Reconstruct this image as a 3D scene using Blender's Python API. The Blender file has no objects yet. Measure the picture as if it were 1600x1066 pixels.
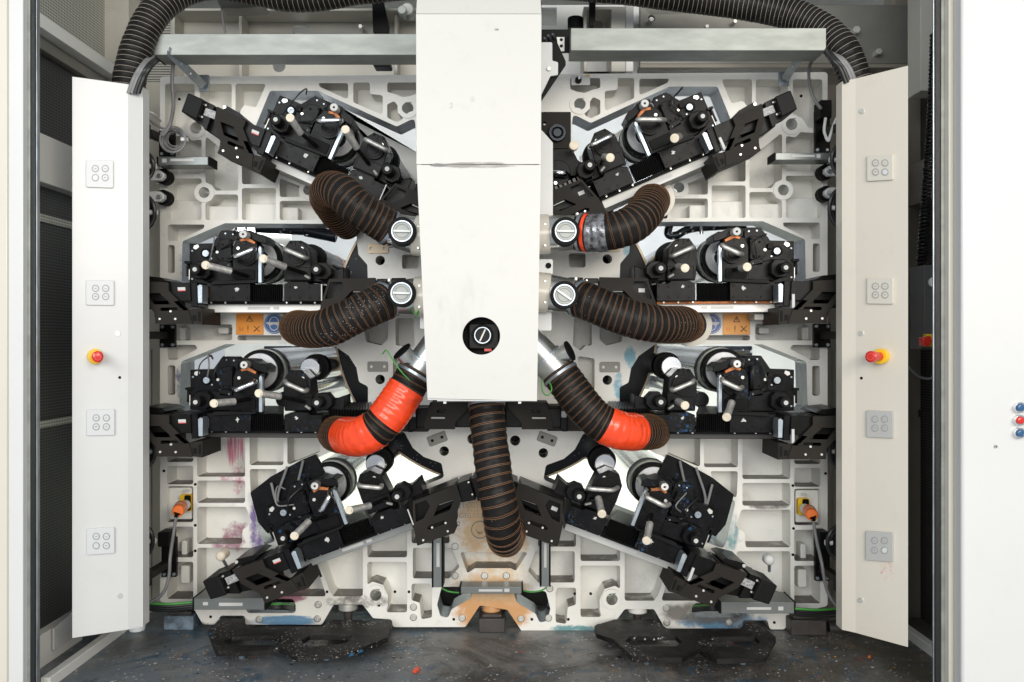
import bpy, math, random
from mathutils import Vector, Matrix
from mathutils.geometry import tessellate_polygon
random.seed(7)
R = math.radians
SC = bpy.context.scene
COL = SC.collection

# ---------------------------------------------------------------- camera, light, exposure
K = 0.00075            # metres per photo pixel per metre of distance
CZ = 1.085             # height of the lens above the floor
F = 3.20               # front plane of the cast frame
cam = bpy.data.objects.new('camera', bpy.data.cameras.new('camera'))
cam.data.sensor_width = 36.0
cam.data.lens = 30.0
cam.data.clip_start = 0.05
cam.data.clip_end = 60
cam.location = (0, 0, CZ)
cam.rotation_euler = (R(90), 0, 0)
COL.objects.link(cam)
SC.camera = cam

world = bpy.data.worlds.new('World')
SC.world = world
world.use_nodes = True
world.node_tree.nodes['Background'].inputs[0].default_value = (0.80, 0.86, 0.93, 1)
world.node_tree.nodes['Background'].inputs[1].default_value = 0.50

def area(name, loc, target, sx, sy, power, col):
    l = bpy.data.lights.new(name, 'AREA')
    l.shape = 'RECTANGLE'; l.size = sx; l.size_y = sy
    l.energy = power; l.color = col
    o = bpy.data.objects.new(name, l)
    o.location = loc
    o.rotation_euler = (Vector(target) - Vector(loc)).to_track_quat('-Z', 'Y').to_euler()
    COL.objects.link(o)
    return o
area('hall_light_left', (-2.6, -2.6, 3.1), (0, 3.1, 1.0), 2.4, 2.0, 108, (0.95, 0.98, 1.0))
area('hall_light_right', (2.6, -2.4, 2.7), (0, 3.1, 0.9), 2.0, 2.0, 140, (1.0, 0.93, 0.83))
area('hall_light_middle', (0.0, -7.5, 2.2), (0, 3.0, 0.9), 4.5, 2.6, 340, (1.0, 0.97, 0.92))
area('interior_lamp_upper', (0.0, 3.75, 1.75), (0, 4.9, 1.5), 2.4, 0.4, 40, (0.93, 0.97, 1.0))
area('interior_lamp_lower', (0.0, 3.75, 0.50), (0, 4.9, 0.6), 1.9, 0.4, 62, (0.98, 1.0, 0.84))

vs = SC.view_settings
vs.view_transform = 'Standard'; vs.look = 'None'; vs.exposure = 0.20; vs.gamma = 1.0
vs.use_curve_mapping = False

# ---------------------------------------------------------------- mapping helpers
def P(px, py, Y):
    return Vector(((px - 800) * K * Y, Y, CZ + (533 - py) * K * Y))
def Mi(p):                       # mirror of the machine about its own middle
    return (1543 - p[0], 533 + (p[1] - 533) * 1.017)
def mir(poly):
    return [Mi(p) for p in reversed(poly)]
YAX = Vector((0, 1, 0))

def rnd(poly, r, n=4):
    """round the corners of a polygon"""
    out = []
    m = len(poly)
    for i in range(m):
        a, b, c = Vector(poly[i - 1][:2]), Vector(poly[i][:2]), Vector(poly[(i + 1) % m][:2])
        u, v = a - b, c - b
        lu, lv = u.length, v.length
        if lu < 1e-6 or lv < 1e-6:
            continue
        u /= lu; v /= lv
        ang = u.angle(v, 0)
        if ang > R(172) or ang < R(5):
            out.append((b.x, b.y)); continue
        d = min(r / math.tan(ang / 2), lu * 0.46, lv * 0.46)
        p, q = b + u * d, b + v * d
        for k in range(n + 1):
            t = k / n
            w = p * (1 - t) ** 2 + b * 2 * t * (1 - t) + q * t * t
            out.append((w.x, w.y))
    return out
def rect(x0, y0, x1, y1): return [(x0, y0), (x1, y0), (x1, y1), (x0, y1)]
def circ(cx, cy, r, n=24, ry=None):
    ry = ry or r
    return [(cx + r * math.cos(2 * math.pi * i / n), cy + ry * math.sin(2 * math.pi * i / n)) for i in range(n)]
def rrect(x0, y0, x1, y1, r): return rnd(rect(x0, y0, x1, y1), r)

BUILT = []
class MB:
    """collects faces of ONE part; mp maps (px, py, depth) to a point, axis is the extrusion direction"""
    def __init__(s, mp=P, axis=YAX, origin=(0, 0, 0)):
        s.mp, s.ax, s.o = mp, Vector(axis), Vector(origin)
        s.v, s.f, s.m = [], [], []
    def pt(s, px, py, d): return s.mp(px, py, d) - s.o
    def addv(s, vs_):
        n = len(s.v); s.v += [tuple(x) for x in vs_]; return n
    def face(s, idx, m=0): s.f.append(tuple(idx)); s.m.append(m)
    def prism(s, poly, d0, d1, holes=(), m=0, hm=None, back=True, taper=0):
        loops = [poly] + list(holes)
        pts3, base = [], []
        for L in loops:
            base.append(len(pts3))
            pts3 += [s.pt(p[0], p[1], d0) for p in L]
        tri = tessellate_polygon([[Vector((p[0], -p[1], 0)) for p in L] for L in loops])
        n = len(pts3)
        a = s.addv(pts3)
        b = s.addv([p + s.ax * (d1 - d0) for p in pts3])
        if holes:
            for t in tri:
                s.face([a + i for i in t], m)
                if back: s.face([b + i for i in reversed(t)], m)
        else:
            s.face([a + i for i in range(n)], m)
            if back: s.face([b + i for i in reversed(range(n))], m)
        for li, L in enumerate(loops):
            o = base[li]; c = len(L)
            mm = m if li == 0 or hm is None else hm[li - 1]
            for i in range(c):
                j = (i + 1) % c
                s.face([a + o + i, a + o + j, b + o + j, b + o + i], mm)
        return s
    def box(s, x0, y0, x1, y1, d0, d1, m=0): return s.prism(rect(x0, y0, x1, y1), d0, d1, m=m)
    def cyl(s, cx, cy, r, d0, d1, n=24, r1=None, m=0, dome=0):
        p0 = [s.pt(cx + r * math.cos(2 * math.pi * i / n), cy + r * math.sin(2 * math.pi * i / n), d0) for i in range(n)]
        c = s.pt(cx, cy, d0)
        f = 1.0 if r1 is None else r1 / r
        p1 = [c + (q - c) * f + s.ax * (d1 - d0) for q in p0]
        a = s.addv(p0); b = s.addv(p1)
        if dome:
            prev = a
            for k in range(1, 4):
                t = k / 4 * math.pi / 2
                q = s.addv([c + (w - c) * math.cos(t) - s.ax * dome * math.sin(t) for w in p0])
                for i in range(n):
                    j = (i + 1) % n
                    s.face([prev + i, prev + j, q + j, q + i], m)
                prev = q
            s.face([prev + i for i in range(n)], m)
        else:
            s.face([a + i for i in range(n)], m)
        s.face([b + i for i in reversed(range(n))], m)
        for i in range(n):
            j = (i + 1) % n
            s.face([a + i, a + j, b + j, b + i], m)
        return s
    def ring(s, cx, cy, ro, ri, d0, d1, n=32, m=0):
        return s.prism(circ(cx, cy, ro, n), d0, d1, holes=[circ(cx, cy, ri, n)], m=m)
    def rod(s, a, b, r, n=14, r1=None, m=0, caps=True):
        a = s.pt(*a) if not isinstance(a, Vector) else a - s.o
        b = s.pt(*b) if not isinstance(b, Vector) else b - s.o
        s._tube([a, b], [r, r if r1 is None else r1], n, m)
        return s
    def tube(s, pts, r, n=8, m=0, world=False, res=6):
        q = [p - s.o if world else s.pt(*p) for p in pts]
        q = spline(q, res)
        s._tube(q, [r] * len(q), n, m)
        return s
    def _tube(s, q, rad, n, m):
        fr = frames(q)
        prev = None; first = None
        for (p, u, w), r in zip(fr, rad):
            a = s.addv([p + (u * math.cos(2 * math.pi * i / n) + w * math.sin(2 * math.pi * i / n)) * r for i in range(n)])
            if prev is None: first = a
            else:
                for i in range(n):
                    j = (i + 1) % n
                    s.face([prev + i, prev + j, a + j, a + i], m)
            prev = a
        s.face([first + i for i in reversed(range(n))], m)
        s.face([prev + i for i in range(n)], m)
    def build(s, name, mats, parent=None, bevel=0.0, seg=2, smooth=True, loc=None):
        me = bpy.data.meshes.new(name)
        me.from_pydata(s.v, [], s.f)
        if not isinstance(mats, (list, tuple)): mats = [mats]
        for x in mats: me.materials.append(x)
        me.polygons.foreach_set('material_index', s.m)
        me.validate()
        import bmesh
        bm = bmesh.new(); bm.from_mesh(me)
        bmesh.ops.recalc_face_normals(bm, faces=bm.faces)
        bm.to_mesh(me); bm.free()
        if smooth:
            me.polygons.foreach_set('use_smooth', [True] * len(me.polygons))
            me.set_sharp_from_angle(angle=R(38))
        o = bpy.data.objects.new(name, me)
        if loc is not None: o.location = loc
        COL.objects.link(o)
        if parent is not None: o.parent = parent
        BUILT.append(o)
        if bevel > 0:
            b = o.modifiers.new('bevel', 'BEVEL')
            b.width = bevel; b.segments = seg; b.limit_method = 'ANGLE'; b.angle_limit = R(40)
        return o

def spline(p, res=6):
    if len(p) < 3: return list(p)
    out = []
    q = [p[0] * 2 - p[1]] + list(p) + [p[-1] * 2 - p[-2]]
    for i in range(1, len(q) - 2):
        a, b, c, d = q[i - 1], q[i], q[i + 1], q[i + 2]
        for k in range(res):
            t = k / res
            out.append(0.5 * ((2 * b) + (c - a) * t + (2 * a - 5 * b + 4 * c - d) * t * t + (3 * b - a - 3 * c + d) * t ** 3))
    out.append(q[-2].copy())
    return out
def resample(p, step):
    L = [0]
    for a, b in zip(p, p[1:]): L.append(L[-1] + (b - a).length)
    n = max(2, int(L[-1] / step)); out = []; j = 0
    for i in range(n + 1):
        s_ = L[-1] * i / n
        while j < len(L) - 2 and L[j + 1] < s_: j += 1
        t = (s_ - L[j]) / max(1e-9, L[j + 1] - L[j])
        out.append(p[j].lerp(p[j + 1], t))
    return out, L[-1]
def frames(q):
    out = []
    n = len(q)
    u = None
    for i in range(n):
        t = (q[min(i + 1, n - 1)] - q[max(i - 1, 0)])
        if t.length < 1e-9: t = Vector((0, 0, 1))
        t.normalize()
        if u is None:
            u = t.orthogonal().normalized()
        u = (u - t * u.dot(t))
        if u.length < 1e-6: u = t.orthogonal()
        u.normalize()
        out.append((q[i], u.copy(), t.cross(u)))
    return out

def tag(o, label=None, cat=None, group=None, kind=None):
    if label: o['label'] = label
    if cat: o['category'] = cat
    if group: o['group'] = group
    if kind: o['kind'] = kind
    return o
def thing(name, label, cat, loc=(0, 0, 0), group=None, rot=None):
    o = bpy.data.objects.new(name, None)
    o.empty_display_size = 0.05
    COL.objects.link(o)
    o.location = loc
    if rot: o.rotation_euler = rot
    return tag(o, label, cat, group)
def G(root):                         # mesh collector whose vertices are relative to a thing's base
    return MB(P, YAX, root.location)

# ---------------------------------------------------------------- materials
LOWSPEC = ('black_oxide_metal', 'black_metal_ink_spattered', 'matt_black_rubber', 'black_plastic_cap', 'dark_brown_powder_coat', 'ribbed_black_hose', 'ribbed_black_hose_dusty')
def mat(name, col, rough=0.5, metal=0.0, var=0.0, vscale=6.0, bump=0.0, bscale=60.0, specks=None, dirt=None,
        stretch=(1, 1, 1), rvar=0.0, coat=0.0, stains=(), emit=None, spec=0.5, dust=None):
    m = bpy.data.materials.new(name)
    m.use_nodes = True
    nt = m.node_tree; N = nt.nodes; L = nt.links
    b = N['Principled BSDF']
    b.inputs['Base Color'].default_value = (*col, 1)
    b.inputs['Roughness'].default_value = rough
    b.inputs['Metallic'].default_value = metal
    b.inputs['Specular IOR Level'].default_value = 0.13 if name in LOWSPEC else spec
    if coat: b.inputs['Coat Weight'].default_value = coat; b.inputs['Coat Roughness'].default_value = 0.15
    tc = N.new('ShaderNodeNewGeometry')
    mp = N.new('ShaderNodeMapping'); mp.inputs['Scale'].default_value = stretch
    L.new(tc.outputs['Position'], mp.inputs['Vector'])
    vec = mp.outputs['Vector']
    cur = None
    def mixc(fac, a, bb):
        x = N.new('ShaderNodeMix'); x.data_type = 'RGBA'
        L.new(fac, x.inputs[0])
        for s_, val in ((6, a), (7, bb)):
            if isinstance(val, tuple): x.inputs[s_].default_value = (*val, 1)
            else: L.new(val, x.inputs[s_])
        return x.outputs[2]
    def noise(scale, detail=4, v=None, rough_=0.55, dist=0.0):
        n = N.new('ShaderNodeTexNoise'); n.inputs['Scale'].default_value = scale
        n.inputs['Detail'].default_value = detail; n.inputs['Roughness'].default_value = rough_
        n.inputs['Distortion'].default_value = dist
        L.new(v or vec, n.inputs['Vector']); return n.outputs['Fac']
    def ramp(f, a, b2, inv=False):
        r = N.new('ShaderNodeMapRange'); r.interpolation_type = 'SMOOTHSTEP'
        r.inputs[1].default_value = a; r.inputs[2].default_value = b2
        if inv: r.inputs[3].default_value = 1; r.inputs[4].default_value = 0
        L.new(f, r.inputs[0]); return r.outputs[0]
    def mul(a, b2):
        x = N.new('ShaderNodeMath'); x.operation = 'MULTIPLY'
        for i, val in enumerate((a, b2)):
            if isinstance(val, (int, float)): x.inputs[i].default_value = val
            else: L.new(val, x.inputs[i])
        return x.outputs[0]
    cur = col
    if var > 0:
        f = ramp(noise(vscale, 6), 0.3, 0.7)
        cur = mixc(f, tuple(c * (1 - var) for c in col), tuple(min(1, c * (1 + var)) for c in col))
    if dirt:
        dc, amount, ds = dirt
        f = mul(ramp(noise(ds, 8, rough_=0.7), 0.52, 0.78), amount)
        cur = mixc(f, cur, dc)
    for st in stains:
        # centre, radii, colour, noise scale, stretch, threshold
        c, rad, scol, ns, sst, th = st
        a = N.new('ShaderNodeVectorMath'); a.operation = 'SUBTRACT'
        L.new(tc.outputs['Position'], a.inputs[0]); a.inputs[1].default_value = c
        d = N.new('ShaderNodeVectorMath'); d.operation = 'DIVIDE'
        L.new(a.outputs[0], d.inputs[0]); d.inputs[1].default_value = rad
        l = N.new('ShaderNodeVectorMath'); l.operation = 'LENGTH'; L.new(d.outputs[0], l.inputs[0])
        edge = ramp(l.outputs['Value'], 0.35, 1.0, inv=True)
        m2 = N.new('ShaderNodeMapping'); m2.inputs['Scale'].default_value = sst
        L.new(tc.outputs['Position'], m2.inputs['Vector'])
        nz = noise(ns, 9, m2.outputs['Vector'], 0.72)
        ad = N.new('ShaderNodeMath'); ad.operation = 'ADD'
        L.new(mul(edge, 0.5), ad.inputs[0]); L.new(nz, ad.inputs[1])
        f = mul(ramp(ad.outputs[0], th - .02, th + 0.26), ramp(edge, 0.0, 0.15))
        cur = mixc(mul(f, 0.85), cur, scol)
    if dust:                                   # settled dust on upward faces
        sx = N.new('ShaderNodeSeparateXYZ'); L.new(tc.outputs['True Normal'], sx.inputs[0])
        up = ramp(sx.outputs[2], 0.55, 0.9)
        f = mul(up, ramp(noise(9, 7, rough_=0.7), 0.22, 0.52))
        cur = mixc(mul(f, dust), cur, DRT)
    if specks:
        for scol, sscale, size, dens in specks:
            v = N.new('ShaderNodeTexVoronoi'); v.inputs['Scale'].default_value = sscale
            v.inputs['Randomness'].default_value = 1.0
            L.new(vec, v.inputs['Vector'])
            f = ramp(v.outputs['Distance'], size * 0.6, size, inv=True)
            f = mul(f, ramp(noise(7.0, 3), dens, dens + 0.06))
            cur = mixc(f, cur, scol)
    if not isinstance(cur, tuple): L.new(cur, b.inputs['Base Color'])
    if rvar > 0:
        r = N.new('ShaderNodeMapRange'); r.inputs[3].default_value = max(0.03, rough - rvar); r.inputs[4].default_value = min(1, rough + rvar)
        L.new(noise(vscale * 2.3, 6), r.inputs[0]); L.new(r.outputs[0], b.inputs['Roughness'])
    if bump > 0:
        bp = N.new('ShaderNodeBump'); bp.inputs['Strength'].default_value = bump; bp.inputs['Distance'].default_value = 0.002
        L.new(noise(bscale, 5), bp.inputs['Height']); L.new(bp.outputs[0], b.inputs['Normal'])
    if emit:
        b.inputs['Emission Color'].default_value = (*emit[0], 1); b.inputs['Emission Strength'].default_value = emit[1]
    return m

def pc(px, py, Y=F): 
    return tuple(P(px, py, Y))
MAG = (0.50, 0.03, 0.14); BLU = (0.012, 0.17, 0.34); ORG = (0.58, 0.24, 0.03); PUR = (0.10, 0.03, 0.25); DRT = (0.10, 0.085, 0.07); TEA = (0.03, 0.22, 0.25)
def st(px, py, rx, ry, col, ns=14, sst=(1, 1, 1), th=0.85, rd=0.35):
    return (pc(px, py), (rx * K * F, rd, ry * K * F), col, ns, sst, th)
CAST_STAINS = [
    st(770, 945, 85, 66, ORG, 10, (1, 1, 1), 0.60), st(770, 820, 95, 95, (0.66, 0.42, 0.19), 13, (1, 1, 1), 0.76), st(770, 905, 110, 80, (0.68, 0.50, 0.30), 15, (1, 1, 1), 0.84),
    st(354, 705, 34, 55, MAG, 26, (4, 1, 0.16), 0.82), st(362, 755, 40, 60, MAG, 40, (1, 1, 1), 0.92),
    st(355, 850, 45, 45, (0.30, 0.10, 0.16), 20, (1, 1, 1), 0.80), st(400, 828, 22, 80, PUR, 26, (1, 1, .6), 0.84),
    st(446, 970, 78, 13, BLU, 30, (0.35, 1, 3), 0.70), st(440, 935, 70, 14, (0.25, .03, .09), 14, (1, 1, 2), 0.74),
    st(288, 410, 18, 50, (0.05, 0.04, 0.06), 60, (1, 1, 1), 0.95), st(285, 600, 20, 55, (0.03, 0.05, 0.16), 30, (1, 1, .6), 0.84),
    st(560, 940, 90, 20, DRT, 20, (1, 1, 1), 0.85), st(350, 660, 45, 8, MAG, 25, (1, 1, 1), 0.66),
    st(545, 560, 10, 30, BLU, 14, (1, 1, 1), 1.2), st(966, 602, 14, 34, (0.06, .33, .5), 22, (1, 1, 1), 0.80),
    st(985, 380, 22, 60, (0.10, .38, .5), 18, (1, 1, 1), 0.84), st(985, 560, 16, 30, (0.10, .38, .5), 18, (1, 1, 1), 0.80),
    st(900, 990, 70, 22, TEA, 18, (1, 1, 2), 0.70), st(1130, 970, 110, 28, BLU, 15, (1, 1, 1), 0.78),
    st(1110, 958, 110, 30, DRT, 9, (1, 1, 1), 0.74), st(1140, 830, 28, 60, TEA, 20, (1, 1, .5), 0.86),
    st(1190, 845, 60, 18, DRT, 20, (1, 1, 1), 0.86), st(1200, 790, 60, 12, DRT, 20, (1, 1, 1), 0.85),
    st(300, 985, 90, 20, DRT, 12, (1, 1, 1), 0.7), st(600, 690, 60, 60, (0.3, .3, .33), 18, (1, 1, 1), 1.1),
]
M = {}
M['cast'] = mat('cast_iron_cream_paint', (0.80, 0.785, 0.73), 0.42, var=0.05, vscale=3, bump=0.25, bscale=90, dirt=(DRT, 0.22, 11), stains=CAST_STAINS, dust=0.97)
M['castback'] = mat('cast_recess_paint', (0.79, 0.78, 0.73), 0.5, var=0.06, vscale=3, bump=0.3, bscale=70, dirt=(DRT, 0.28, 8), stains=CAST_STAINS[:10])
M['edge'] = mat('machined_edge_grey', (0.34, 0.37, 0.41), 0.4, 0.5, var=0.15, vscale=12, dirt=((0.03, .03, .05), 0.6, 30))
M['white'] = mat('white_painted_sheet', (0.64, 0.64, 0.625), 0.36, var=0.015, vscale=2, dirt=((0.3, .28, .25), 0.06, 14), coat=0.2)
M['whitewarm'] = mat('cream_painted_sheet', (0.64, 0.60, 0.515), 0.32, var=0.015, vscale=2, dirt=((0.3, .25, .2), 0.08, 17), coat=0.3,
                     stains=[((1.19, 2.78, 0.36), (0.05, .4, .07), (0.6, .12, .08), 70, (1, 1, 1), 1.0)])
M['duct'] = mat('duct_white_paint', (0.575, 0.565, 0.53), 0.38, var=0.01, vscale=2, dirt=((0.25, .23, .2), 0.10, 16),
                stains=[(pc(745, 258, 2.55), (.21, .3, .016), (0.20, .18, .16), 26, (0.5, 1, 3), 0.80), (pc(685, 258, 2.55), (.04, .3, .008), (0.08, .07, .07), 40, (0.4, 1, 3), 0.66), (pc(705, 165, 2.55), (.012, .3, .02), (0.3, .28, .27), 60, (1, 1, 1), 0.9), (pc(738, 155, 2.55), (.02, .3, .02), (0.45, .44, .42), 70, (1, 1, 1), 0.9), (pc(776, 47, 2.55), (.012, .3, .006), (0.15, .13, .12), 50, (1, 1, 1), 0.7), (pc(720, 480, 2.55), (.16, .3, .2), (0.48, .47, .44), 12, (1, 1, .4), 0.95)])
M['black'] = mat('black_oxide_metal', (0.006, 0.0058, 0.0055), 0.34, 0.0, var=0.35, vscale=18, rvar=0.12, bump=0.15, bscale=120,
                 specks=[((0.16, 0.16, 0.17), 170, 0.14, 0.58)])
M['blackinky'] = mat('black_metal_ink_spattered', (0.006, 0.006, 0.007), 0.34, 0.0, var=0.4, vscale=20, rvar=0.15, bump=0.2, bscale=120,
                 specks=[((0.30, 0.30, 0.31), 190, 0.16, 0.56), ((0.015, 0.05, 0.12), 50, 0.36, 0.57)])
M['bracket'] = mat('dark_brown_powder_coat', (0.021, 0.018, 0.015), 0.55, var=0.12, vscale=9, bump=0.1, bscale=300)
M['rubber'] = mat('matt_black_rubber', (0.005, 0.005, 0.005), 0.6)
M['pleat'] = mat('pleated_bellows_rubber', (0.028, 0.028, 0.028), 0.35)
M['railgrey'] = mat('mid_grey_rail', (0.27, 0.285, 0.28), 0.45, 0.3, var=.06)
M['darkvoid'] = mat('plinth_dark_shade', (0.012, 0.012, 0.012), 0.7)  # near-black plinth colour, holds the dark seen through the lower openings
M['plastic'] = mat('black_plastic_cap', (0.007, 0.007, 0.007), 0.48)
M['grey'] = mat('grey_anodised_tray', (0.20, 0.215, 0.21), 0.38, 0.5, var=0.08, vscale=3)
M['rail'] = mat('rail_grey_aluminium', (0.48, 0.48, 0.46), 0.5, 0.4, var=0.08, vscale=5)
M['raildark'] = mat('rail_dark_steel', (0.055, 0.053, 0.05), 0.42, 0.5)
M['galv'] = mat('galvanised_sheet', (0.30, 0.315, 0.29), 0.5, 0.45, var=0.16, vscale=9, rvar=0.1, stretch=(0.6, 1, 2))
M['galvpipe'] = mat('galvanised_pipe', (0.55, 0.56, 0.54), 0.30, 0.9, var=0.14, vscale=22, rvar=0.08)
M['plate'] = mat('grey_rating_plate', (0.30, 0.30, 0.30), 0.45, var=0.5, vscale=160)
M['galvd'] = mat('zinc_bracket', (0.40, 0.45, 0.49), 0.36, 0.8, var=0.2, vscale=16)
M['chrome'] = mat('polished_steel', (0.80, 0.81, 0.82), 0.16, 1.0, var=0.04, vscale=8)
M['satin'] = mat('satin_steel_grip', (0.55, 0.54, 0.51), 0.42, 0.7, var=0.22, vscale=60, bump=0.4, bscale=500)
M['roller'] = mat('steel_roller', (0.56, 0.57, 0.59), 0.17, 1.0, var=0.05, vscale=4, stretch=(1, .2, 1))
M['rollend'] = mat('turned_roller_end', (0.62, 0.63, 0.64), 0.45, 0.35, var=.1, vscale=30)
M['knob'] = mat('pale_knob_face', (0.72, 0.64, 0.50), 0.55, var=0.1, vscale=50)
M['screw'] = mat('zinc_screw', (0.72, 0.71, 0.66), 0.32, 0.6)
M['hose'] = mat('ribbed_black_hose', (0.012, 0.011, 0.010), 0.40, var=0.3, vscale=14, specks=[((0.4, .4, .4), 120, 0.14, 0.60)])
M['hosedirty'] = mat('ribbed_black_hose_dusty', (0.012, 0.011, 0.010), 0.42, var=0.3, vscale=14, specks=[((0.45, .44, .42), 130, 0.17, 0.53)])
M['wire'] = mat('orange_brown_spiral', (0.18, 0.088, 0.04), 0.55)
M['wirepale'] = mat('pale_spiral_thread', (0.38, 0.34, 0.28), 0.55)
M['red'] = mat('red_tape', (0.88, 0.065, 0.012), 0.30, var=0.12, vscale=30, coat=0.3, bump=1.0, bscale=34, dirt=((0.25, 0.03, 0.02), 0.55, 24))
M['silver'] = mat('crumpled_silver_tape', (0.20, 0.20, 0.21), 0.22, 0.6, var=0.7, vscale=50, bump=1.0, bscale=90)
M['clutter'] = mat('dark_backdrop_paint', (0.03, 0.035, 0.045), 0.4, var=.5, vscale=20, specks=[((0.5, .5, .5), 40, 0.3, 0.5)])
M['orange'] = mat('orange_plastic', (0.80, 0.16, 0.015), 0.4)
M['signorange'] = mat('orange_sign', (0.80, 0.28, 0.012), 0.45, var=0.05, dirt=((0.2, .1, .04), .2, 40))
M['signpale'] = mat('faded_orange_sign', (0.84, 0.37, 0.085), 0.45, var=0.05)
M['blue'] = mat('blue_sign', (0.02, 0.10, 0.30), 0.45)
M['bluepale'] = mat('faded_blue_sign', (0.10, 0.15, 0.36), 0.45)
M['ink'] = mat('sign_print_dark', (0.06, 0.035, 0.015), 0.6)
M['label'] = mat('white_paper_label', (0.55, 0.55, 0.53), 0.5)
M['labelred'] = mat('red_label_edge', (0.65, 0.10, 0.08), 0.5)
M['yellow'] = mat('yellow_plastic', (0.85, 0.52, 0.02), 0.35)
M['redbtn'] = mat('red_push_button', (0.62, 0.02, 0.012), 0.25, coat=0.4)
M['bluebtn'] = mat('blue_push_button', (0.03, 0.10, 0.22), 0.25)
M['button'] = mat('pale_button_plate', (0.62, 0.63, 0.63), 0.35)
M['buttongrey'] = mat('grey_button_plate', (0.44, 0.44, 0.42), 0.4)
M['ringgrey'] = mat('button_ring', (0.33, 0.34, 0.34), 0.35)
M['beige'] = mat('beige_wall_panel', (0.52, 0.50, 0.44), 0.5, var=0.05, vscale=3, dirt=(DRT, .15, 7))
M['beigedark'] = mat('taupe_wall_panel', (0.24, 0.215, 0.175), 0.5, var=0.06)
M['steelbeam'] = mat('dull_steel_plate', (0.22, 0.215, 0.19), 0.5, 0.3, var=0.08)
M['cablegrey'] = mat('grey_cable', (0.20, 0.20, 0.20), 0.45)
M['cableblack'] = mat('black_cable', (0.015, 0.015, 0.015), 0.4)
M['cablegreen'] = mat('green_cable', (0.06, 0.28, 0.05), 0.45)
M['cablewhite'] = mat('white_cable_tie', (0.72, 0.72, 0.70), 0.45)
M['copper'] = mat('rusty_copper', (0.38, 0.13, 0.04), 0.5, 0.4, var=0.4, vscale=50)
M['bg'] = mat('interior_white_wall', (0.80, 0.81, 0.80), 0.5, var=0.03)
M['drumface'] = mat('drum_face_black', (0.004, 0.006, 0.010), 0.30, spec=0.12, var=0.5, vscale=7, specks=[((0.4, .4, .42), 70, 0.14, 0.50)])
M['drumrim'] = mat('drum_rim_tan', (0.42, 0.34, 0.24), 0.4, 0.4)
M['purpleroll'] = mat('dark_ink_roller', (0.03, 0.03, 0.035), 0.25, 0.1)
M['seal'] = mat('black_door_seal', (0.006, 0.006, 0.006), 0.5, bump=0.6, bscale=80)
M['kick'] = mat('pale_kick_sheet', (0.80, 0.80, 0.76), 0.4)
M['rail_pale'] = mat('bright_rail_aluminium', (0.70, 0.69, 0.65), 0.35, 0.3)  # paler aluminium of the upper level rails
M['pipe'] = mat('inky_dark_pipe', (0.02, 0.025, 0.035), 0.25, 0.3, specks=[((0.6, .6, .62), 50, 0.3, 0.48)])
M['conc'] = mat('grimy_floor_plate', (0.011, 0.010, 0.0095), 0.5, spec=0.25, var=0.5, vscale=12, bump=0.6, bscale=60,
                specks=[((0.45, .44, .42), 70, 0.26, 0.50), ((0.03, .12, .22), 22, 0.35, 0.60), ((0.30, .27, .25), 160, 0.2, 0.45)], rvar=.15)
M['blockblue'] = mat('ink_stained_block', (0.14, 0.19, 0.24), 0.5, var=0.5, vscale=20, dirt=((0.02, .02, .02), 0.8, 22))
M['baredark'] = mat('dark_iron_block', (0.06, 0.052, 0.048), 0.5, 0.3, var=0.2, vscale=20)

def mesh_mat(name, base, hole, pitch=0.0105, size=0.36, rough=0.5, metal=0.4):
    m = bpy.data.materials.new(name); m.use_nodes = True
    nt = m.node_tree; N = nt.nodes; L = nt.links; b = N['Principled BSDF']
    b.inputs['Roughness'].default_value = rough; b.inputs['Metallic'].default_value = metal
    g = N.new('ShaderNodeNewGeometry')
    mp = N.new('ShaderNodeMapping'); mp.inputs['Scale'].default_value = (1 / pitch,) * 3
    mp.inputs['Rotation'].default_value = (0, 0, 0)
    L.new(g.outputs['Position'], mp.inputs[0])
    fr = N.new('ShaderNodeVectorMath'); fr.operation = 'FRACTION'; L.new(mp.outputs[0], fr.inputs[0])
    sb = N.new('ShaderNodeVectorMath'); sb.operation = 'SUBTRACT'; L.new(fr.outputs[0], sb.inputs[0]); sb.inputs[1].default_value = (.5, .5, .5)
    ml = N.new('ShaderNodeVectorMath'); ml.operation = 'MULTIPLY'; L.new(sb.outputs[0], ml.inputs[0]); ml.inputs[1].default_value = (0, 1, 1)
    ln = N.new('ShaderNodeVectorMath'); ln.operation = 'LENGTH'; L.new(ml.outputs[0], ln.inputs[0])
    mr = N.new('ShaderNodeMapRange'); mr.inputs[1].default_value = size - .05; mr.inputs[2].default_value = size + .05
    L.new(ln.outputs['Value'], mr.inputs[0])
    mx = N.new('ShaderNodeMix'); mx.data_type = 'RGBA'
    L.new(mr.outputs[0], mx.inputs[0]); mx.inputs[6].default_value = (*hole, 1); mx.inputs[7].default_value = (*base, 1)
    L.new(mx.outputs[2], b.inputs['Base Color'])
    return m
M['meshdark'] = mesh_mat('perforated_sheet_dark', (0.075, 0.08, 0.08), (0.004, 0.004, 0.004))
M['meshlight'] = mesh_mat('perforated_sheet_pale', (0.62, 0.62, 0.56), (0.10, 0.10, 0.09), size=0.30)
M['meshright'] = mesh_mat('perforated_sheet_brown', (0.085, 0.080, 0.070), (0.003, 0.003, 0.003))  # dark warm sheet of the right wall
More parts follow.
